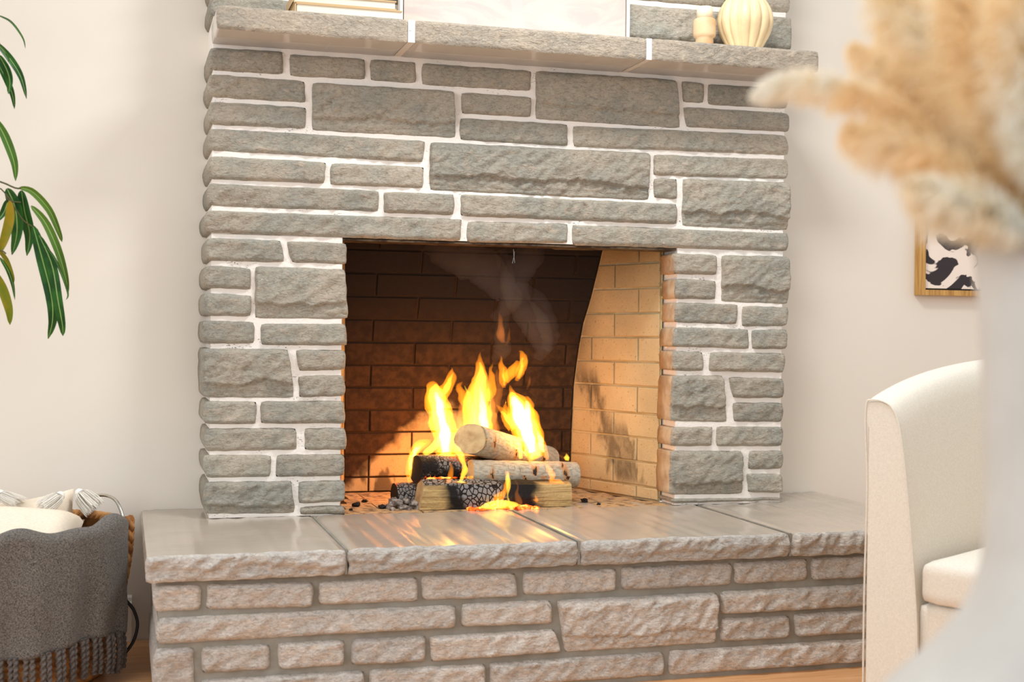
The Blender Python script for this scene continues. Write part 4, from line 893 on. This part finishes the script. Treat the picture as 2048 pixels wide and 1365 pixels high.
def tassel(T, p, r, ln, dirv=(0, 0, -1), seed=0, n=420):
    random.seed(seed); m = MB(); p = Vector(p); d = Vector(dirv).normalized()
    for i in range(n):
        a = random.random()*2*PI; w_ = random.random()**.5; o_ = Vector((math.cos(a), math.sin(a), 0)); o_ = (o_-d*o_.dot(d))
        s0 = p+o_*r*.12; s1 = p+o_*r*.75*w_+d*ln*.22+Vector((0, 0, r*.25*(1-w_))); s2 = p+o_*r*1.0*w_+d*ln*.65; s3 = p+o_*r*(1.02*w_+.08*random.random())+d*ln*(.85+.2*random.random())
        q = bez([tuple(s0), tuple(s1), tuple(s2), tuple(s3)], 6); sd = Vector((random.uniform(-1, 1), random.uniform(-1, 1), 0)).normalized()*.0007; b = []
        for k_ in q: b += [Vector(k_)-sd, Vector(k_)+sd]
        m.add(b, [(2*j, 2*j+1, 2*j+3, 2*j+2) for j in range(6)])
    bm = bmesh.new(); bmesh.ops.create_icosphere(bm, subdivisions=2, radius=1); m.add([p+d*ln*.08+v.co*r*.30 for v in bm.verts], [tuple(q.index for q in f.verts) for f in bm.faces]); bm.free()
    o = m.obj('tassel', 'tassel', T, False); return o
P1 = pillow('cream pillow standing at the back of the basket', (-0.2715, -0.07, 0.2823), (1, .05, .10), (-.10, .14, 1), .168, .062, 1)
tassel(P1, (-0.1095, -0.07, 0.4596), .040, .062, (.75, -.2, -.75), 1); tassel(P1, (-0.3016, -0.1, 0.4625), .044, .060, (.8, -.2, -.35), 2)
P2 = pillow('cream pillow leaning in front within the basket', (-0.2352, -0.2, 0.3191), (1, -.15, -.06), (.12, .75, .62), .130, .085, 2)
tassel(P2, (-0.1466, -0.125, 0.4593), .040, .060, (-.75, -.3, -.5), 3)

# ------------------------------------------------------------------ plant at the left
T = thing('potted_plant', 'tall potted plant with long narrow drooping green leaves', 'plant', (-.80, -.45, 0))
px, py = -.80, -.45
MB().lathe([(.12, 0), (.15, .02), (.17, .30), (.16, .30), (.155, .26), (.0, .26)], px, py, 40, cap=False).obj('pot', 'pot', T, True)
MB().lathe([(.155, .262), (.08, .27), (.0, .272)], px, py, 32, cap=False).obj('soil', 'soil', T, True)
TR = MB().tube(bez([(px, py, .26), (px+.02, py, .7), (px-.01, py+.01, 1.2), (px+.03, py, 1.9)], 24), [.018-.0004*i for i in range(25)], 10).obj('trunk', 'trunk', T, True)
TW = [
([(-0.6228, -0.41, 1.1448),(-0.4371, -0.41, 1.2199),(-0.2986, -0.41, 1.2258),(-0.2442, -0.41, 1.2095),(-0.2311, -0.41, 1.2101)],0.0022),
([(-0.4371, -0.41, 1.2199),(-0.2985, -0.41, 1.2119),(-0.2681, -0.41, 1.1993),(-0.2592, -0.41, 1.1811),(-0.244, -0.41, 1.1771),(-0.2309, -0.41, 1.1764)],0.0018),
([(-0.2681, -0.41, 1.1993),(-0.2527, -0.41, 1.1791),(-0.2394, -0.41, 1.154),(-0.224, -0.41, 1.1337),(-0.2041, -0.41, 1.1204)],0.0018),
([(-0.6248, -0.41, 1.4358),(-0.408, -0.41, 1.5637),(-0.3012, -0.41, 1.5601),(-0.2772, -0.41, 1.533)],0.002),
([(-0.6237, -0.41, 1.2791),(-0.3854, -0.41, 1.3709),(-0.2889, -0.41, 1.3694)],0.002),
([(-0.6217, -0.41, 0.9879),(-0.4043, -0.41, 1.0612),(-0.2865, -0.41, 1.0645),(-0.2626, -0.41, 1.0559)],0.002),
([(-0.489, -0.41, 1.1496),(-0.3409, -0.41, 1.132),(-0.2861, -0.41, 1.0124)],0.0015),
([(-0.408, -0.41, 1.5637),(-0.3231, -0.41, 1.616),(-0.2864, -0.41, 1.6073)],0.0013),
([(-0.3012, -0.41, 1.5601),(-0.29, -0.41, 1.5148),(-0.2834, -0.41, 1.5014)],0.0013),
([(-0.1908, -0.41, 1.1021),(-0.1796, -0.41, 1.0791),(-0.1751, -0.41, 1.0769)],0.001),
]
for pts, r in TW: MB().tube(bez(pts, 16), r, 6).obj('twig', 'twig', T, True)
LEAVES = [
('leaf',0.0079,[(-0.2362, -0.4, 1.2109),(-0.2071, -0.39, 1.2037),(-0.1707, -0.38, 1.1637),(-0.1484, -0.37, 1.112),(-0.1419, -0.36, 1.0903)]),
('leaf',0.0092,[(-0.2083, -0.42, 1.1682),(-0.1778, -0.41, 1.1317),(-0.1501, -0.4, 1.0688),(-0.1321, -0.39, 1.005),(-0.1265, -0.38, 0.964)]),
('leaf',0.0138,[(-0.2314, -0.39, 1.2062),(-0.224, -0.38, 1.1559),(-0.2131, -0.37, 1.1041),(-0.22, -0.36, 1.055)]),
('leaf',0.0145,[(-0.2616, -0.41, 1.2077),(-0.2446, -0.4, 1.1652),(-0.2405, -0.39, 1.1078),(-0.2518, -0.38, 1.0554)]),
('leaf',0.0145,[(-0.2048, -0.4, 1.1234),(-0.1871, -0.39, 1.0566),(-0.1646, -0.38, 0.9633),(-0.1613, -0.37, 0.9044),(-0.1715, -0.36, 0.8592)]),
('leaf',0.0118,[(-0.1896, -0.43, 1.1008),(-0.161, -0.42, 1.0324),(-0.1475, -0.41, 0.9512),(-0.1375, -0.4, 0.8928),(-0.1366, -0.39, 0.8668)]),
('leaf',0.0029,[(-0.1752, -0.45, 1.0746),(-0.1558, -0.44, 1.049),(-0.136, -0.43, 1.0035),(-0.125, -0.42, 0.9654),(-0.1297, -0.41, 0.9515)]),
('leaf_yellow',0.0105,[(-0.2544, -0.43, 1.1772),(-0.2559, -0.42, 1.1341),(-0.2693, -0.41, 1.0823),(-0.283, -0.4, 1.0512)]),
('leaf',0.0079,[(-0.2616, -0.38, 1.1838),(-0.271, -0.37, 1.1551),(-0.2892, -0.36, 1.1318)]),
('leaf_yellow',0.0105,[(-0.287, -0.4, 1.0128),(-0.2701, -0.39, 0.9728),(-0.2574, -0.38, 0.9265),(-0.2557, -0.37, 0.8914)]),
('leaf_yellow',0.0053,[(-0.2826, -0.38, 1.0663),(-0.2657, -0.37, 1.0438),(-0.2529, -0.36, 1.0069),(-0.2502, -0.35, 0.9908)]),
('leaf',0.0046,[(-0.2756, -0.41, 1.0474),(-0.2588, -0.4, 1.0193),(-0.2483, -0.39, 0.9849),(-0.2444, -0.38, 0.9501)]),
('leaf',0.0024,[(-0.2873, -0.4, 1.6095),(-0.2575, -0.39, 1.5978),(-0.2327, -0.38, 1.5656),(-0.2266, -0.37, 1.5423)]),
('leaf',0.0079,[(-0.2872, -0.42, 1.5417),(-0.2575, -0.41, 1.5077),(-0.2339, -0.4, 1.4682),(-0.2221, -0.39, 1.4206)]),
('leaf',0.0092,[(-0.2822, -0.4, 1.5173),(-0.2654, -0.39, 1.4855),(-0.2594, -0.38, 1.4585),(-0.2632, -0.37, 1.4331)]),
('leaf',0.0066,[(-0.2913, -0.37, 1.5109),(-0.2676, -0.36, 1.4651),(-0.256, -0.35, 1.4346),(-0.252, -0.34, 1.4034)]),
('leaf',0.0099,[(-0.2889, -0.41, 1.3671),(-0.2677, -0.4, 1.3268),(-0.2484, -0.39, 1.2709),(-0.2455, -0.38, 1.2289)]),
('leaf',0.0021,[(-0.279, -0.44, 1.5348),(-0.2647, -0.43, 1.5195),(-0.2589, -0.42, 1.5069),(-0.2607, -0.41, 1.5006)]),
]
def leaf(pts, hw, mat, fold, sd, parent=T):
    N = 18; P = bez(pts, N); vs = []; fs = []; uv = []
    for i, p in enumerate(P):
        t = i/N; p = Vector(p); tg = (Vector(P[min(i+1, N)])-Vector(P[max(i-1, 0)])).normalized()
        sv = tg.cross(Vector((sd, -1, 0))).normalized(); nn = sv.cross(tg).normalized()
        w_ = hw*(math.sin(PI*min(1, t**.75*.97+.02))**.8 if t < .88 else 0)+hw*.06
        if t >= .88: w_ = hw*(.06+(math.sin(PI*min(1, .88**.75*.97+.02))**.8)*(1-(t-.88)/.12)**1.3)
        for j in range(5):
            s_ = -1+j*.5; vs.append(p+sv*w_*s_+nn*(abs(s_)*w_*fold+.0006)); uv.append((j/4, t))
    for i in range(N):
        for j in range(4): k_ = i*5+j; fs.append((k_, k_+1, k_+6, k_+5))
    return obj('leaf', vs, fs, mat, parent, True, uv=uv)
for i, (mat, hw, pts) in enumerate(LEAVES): leaf(pts, hw, mat, .35, .3*math.sin(i*2.1))
random.seed(21)
for i in range(34):   # the rest of the crown, outside the frame
    z = random.uniform(1.0, 2.0); a = random.uniform(PI*.5, PI*1.5); R_ = random.uniform(.10, .3)
    s = Vector((px+.03, py, z)); e = s+Vector((math.cos(a)*R_, math.sin(a)*R_*.8, .05))
    leaf([tuple(s), tuple(s+(e-s)*.5+Vector((0, 0, .05))), tuple(e+Vector((0, 0, -.03))), tuple(e+Vector((math.cos(a)*.05, 0, -.18)))], .010, 'leaf', .3, 0)

# ------------------------------------------------------------------ foreground vase and pampas
VX, VY = .672, -2.868; tz = .40
T = thing('side_table', 'round walnut side table under the white vase', 'table', (VX, VY, 0))
MB().lathe([(.24, tz-.025), (.25, tz-.02), (.25, tz-.004), (.246, tz)], VX, VY, 56).obj('tabletop', 'table', T, True)
for k_ in range(3):
    a = k_*2*PI/3+.4; MB().tube([(VX+.20*math.cos(a), VY+.20*math.sin(a), 0), (VX+.12*math.cos(a), VY+.12*math.sin(a), tz-.025)], [.011, .016], 10).obj('leg', 'table', T, True)
vp = [(.085, tz+.001), (.105, tz+.006), (.150, tz+.07), (.168, tz+.13), (.160, tz+.175), (.132, tz+.213), (.098, tz+.248), (.072, tz+.282), (.060, tz+.312), (.0565, tz+.345), (.058, tz+.42), (.062, tz+.50), (.066, tz+.545), (.068, tz+.553), (.063, tz+.556), (.056, tz+.548), (.050, tz+.42), (.048, tz+.34), (.06, tz+.30)]
T = thing('white_vase', 'large matte white ceramic bottle vase, blurred in the right foreground', 'vase', (VX, VY, tz))
MB().lathe([tuple(p) for p in bez(vp, 80)], VX, VY, 72, cap=False).obj('body', 'vase', T, True)
MB().lathe([(.085, tz+.0012), (.001, tz+.0012)], VX, VY, 40, cap=False).obj('base', 'vase', T, True)
PLUMES = [
('pampas plume reaching furthest left, over the mantel end',[(0.643, -2.8455, 0.9726),(0.6065, -2.8345, 1.0173),(0.5705, -2.8028, 1.0596),(0.534, -2.7607, 1.0858),(0.5103, -2.7225, 1.0918),(0.498, -2.6981, 1.0821)],0.0248,2550),
('lower left pampas plume drooping towards the oak frame',[(0.6308, -2.8733, 0.9629),(0.6061, -2.8659, 0.9881),(0.5838, -2.8488, 1.0109),(0.5667, -2.8228, 1.0282),(0.5485, -2.7966, 1.0402),(0.5353, -2.7822, 1.0465)],0.0338,2550),
('lowest pampas plume hanging over the vase mouth at left',[(0.6213, -2.8914, 0.9578),(0.5976, -2.8948, 0.971),(0.5806, -2.8897, 0.9796),(0.5661, -2.875, 0.9857),(0.5547, -2.8612, 0.992)],0.0338,2210),
('short pampas plume spilling over the left lip of the vase',[(0.6178, -2.8903, 0.9613),(0.5846, -2.9014, 0.97),(0.5643, -2.8954, 0.9803),(0.55, -2.8807, 0.9899),(0.5352, -2.8659, 0.999)],0.028,2380),
('upright pampas plume rising left of the frame top corner',[(0.6465, -2.8465, 0.9839),(0.6295, -2.8202, 1.0469),(0.6172, -2.7849, 1.1065),(0.6033, -2.7492, 1.1571),(0.5902, -2.7242, 1.2073)],0.0451,3400),
('second upright pampas plume, right of the leaning one',[(0.6406, -2.8655, 0.9895),(0.6225, -2.8598, 1.0445),(0.6166, -2.8368, 1.1039),(0.6063, -2.8125, 1.1694)],0.0496,3400),
('dense pampas plume against the right edge of the photo',[(0.6313, -2.8941, 0.9865),(0.6208, -2.9011, 1.0384),(0.6136, -2.8985, 1.0914),(0.6093, -2.8865, 1.1506)],0.0519,3400),
('pampas plume in the middle, arching left below the upright ones',[(0.6697, -2.8219, 0.9869),(0.6482, -2.7945, 1.0318),(0.6255, -2.7668, 1.0663),(0.607, -2.7298, 1.104),(0.5907, -2.6936, 1.135)],0.0384,2890),
('pampas plume leaning right, mostly outside the photo',[(0.6382, -2.8962, 0.9794),(0.6378, -2.9165, 1.0266),(0.6404, -2.9274, 1.0771),(0.6467, -2.9289, 1.1222)],0.0496,2210),
('pampas plume behind the others, deep golden in the upper right',[(0.7139, -2.7827, 0.9918),(0.7235, -2.7434, 1.0628),(0.7195, -2.7209, 1.1258),(0.7148, -2.6982, 1.1908)],0.0496,3060),
]
for i, (label, spine, r0_, nst) in enumerate(PLUMES):
    random.seed(900+i)
    T = thing('pampas_plume', label, 'dried grass', (VX+.008*math.cos(i), VY+.008*math.sin(i), tz+.32), 'pampas plumes in the white vase')
    P = bez(spine, 40); root = (VX+.02*math.cos(i*1.7), VY+.02*math.sin(i*1.7), tz+.30); mouth = (VX+.030*math.cos(i*1.7+PI), VY+.030*math.sin(i*1.7+PI), tz+.55)
    if spine[0][0] < VX: mouth = (VX-.035, VY+.005*i-.02, tz+.565)
    MB().tube(bez([root, mouth, spine[0], spine[1]], 20)+P[14:], .0016, 6).obj('stem', 'straw', T, True)
    m = MB()
    for k_ in range(nst):
        t = random.random()**.85; idx = min(39, int(t*39)); p = Vector(P[idx]); tg = (Vector(P[idx+1])-p).normalized()
        rr = r0_*(math.sin(PI*min(1, .12+.86*t))**.7)
        a = random.random()*2*PI; rv = Vector((math.cos(a), math.sin(a), random.uniform(-1, 1))); rv = (rv-tg*rv.dot(tg)).normalized()
        L_ = random.uniform(.5, 1.05); d1 = (rv*.55+tg*.8).normalized()
        q0 = p; q1 = p+d1*rr*.55*L_; q2 = q1+(rv*.7+tg*.6).normalized()*rr*.45*L_+Vector((0, 0, -.10*rr)); q3 = q2+(rv*.5+tg*.5).normalized()*rr*.30*L_+Vector((0, 0, -.30*rr))
        sd = Vector((random.uniform(-1, 1), random.uniform(-1, 1), random.uniform(-1, 1))).normalized()*.0011
        m.add([q0-sd*.4, q0+sd*.4, q1-sd, q1+sd, q2-sd*.9, q2+sd*.9, q3], [(0, 1, 3, 2), (2, 3, 5, 4), (4, 5, 6)])
    o = m.obj('fluff', 'fluff', T, False); o['kind'] = 'stuff'
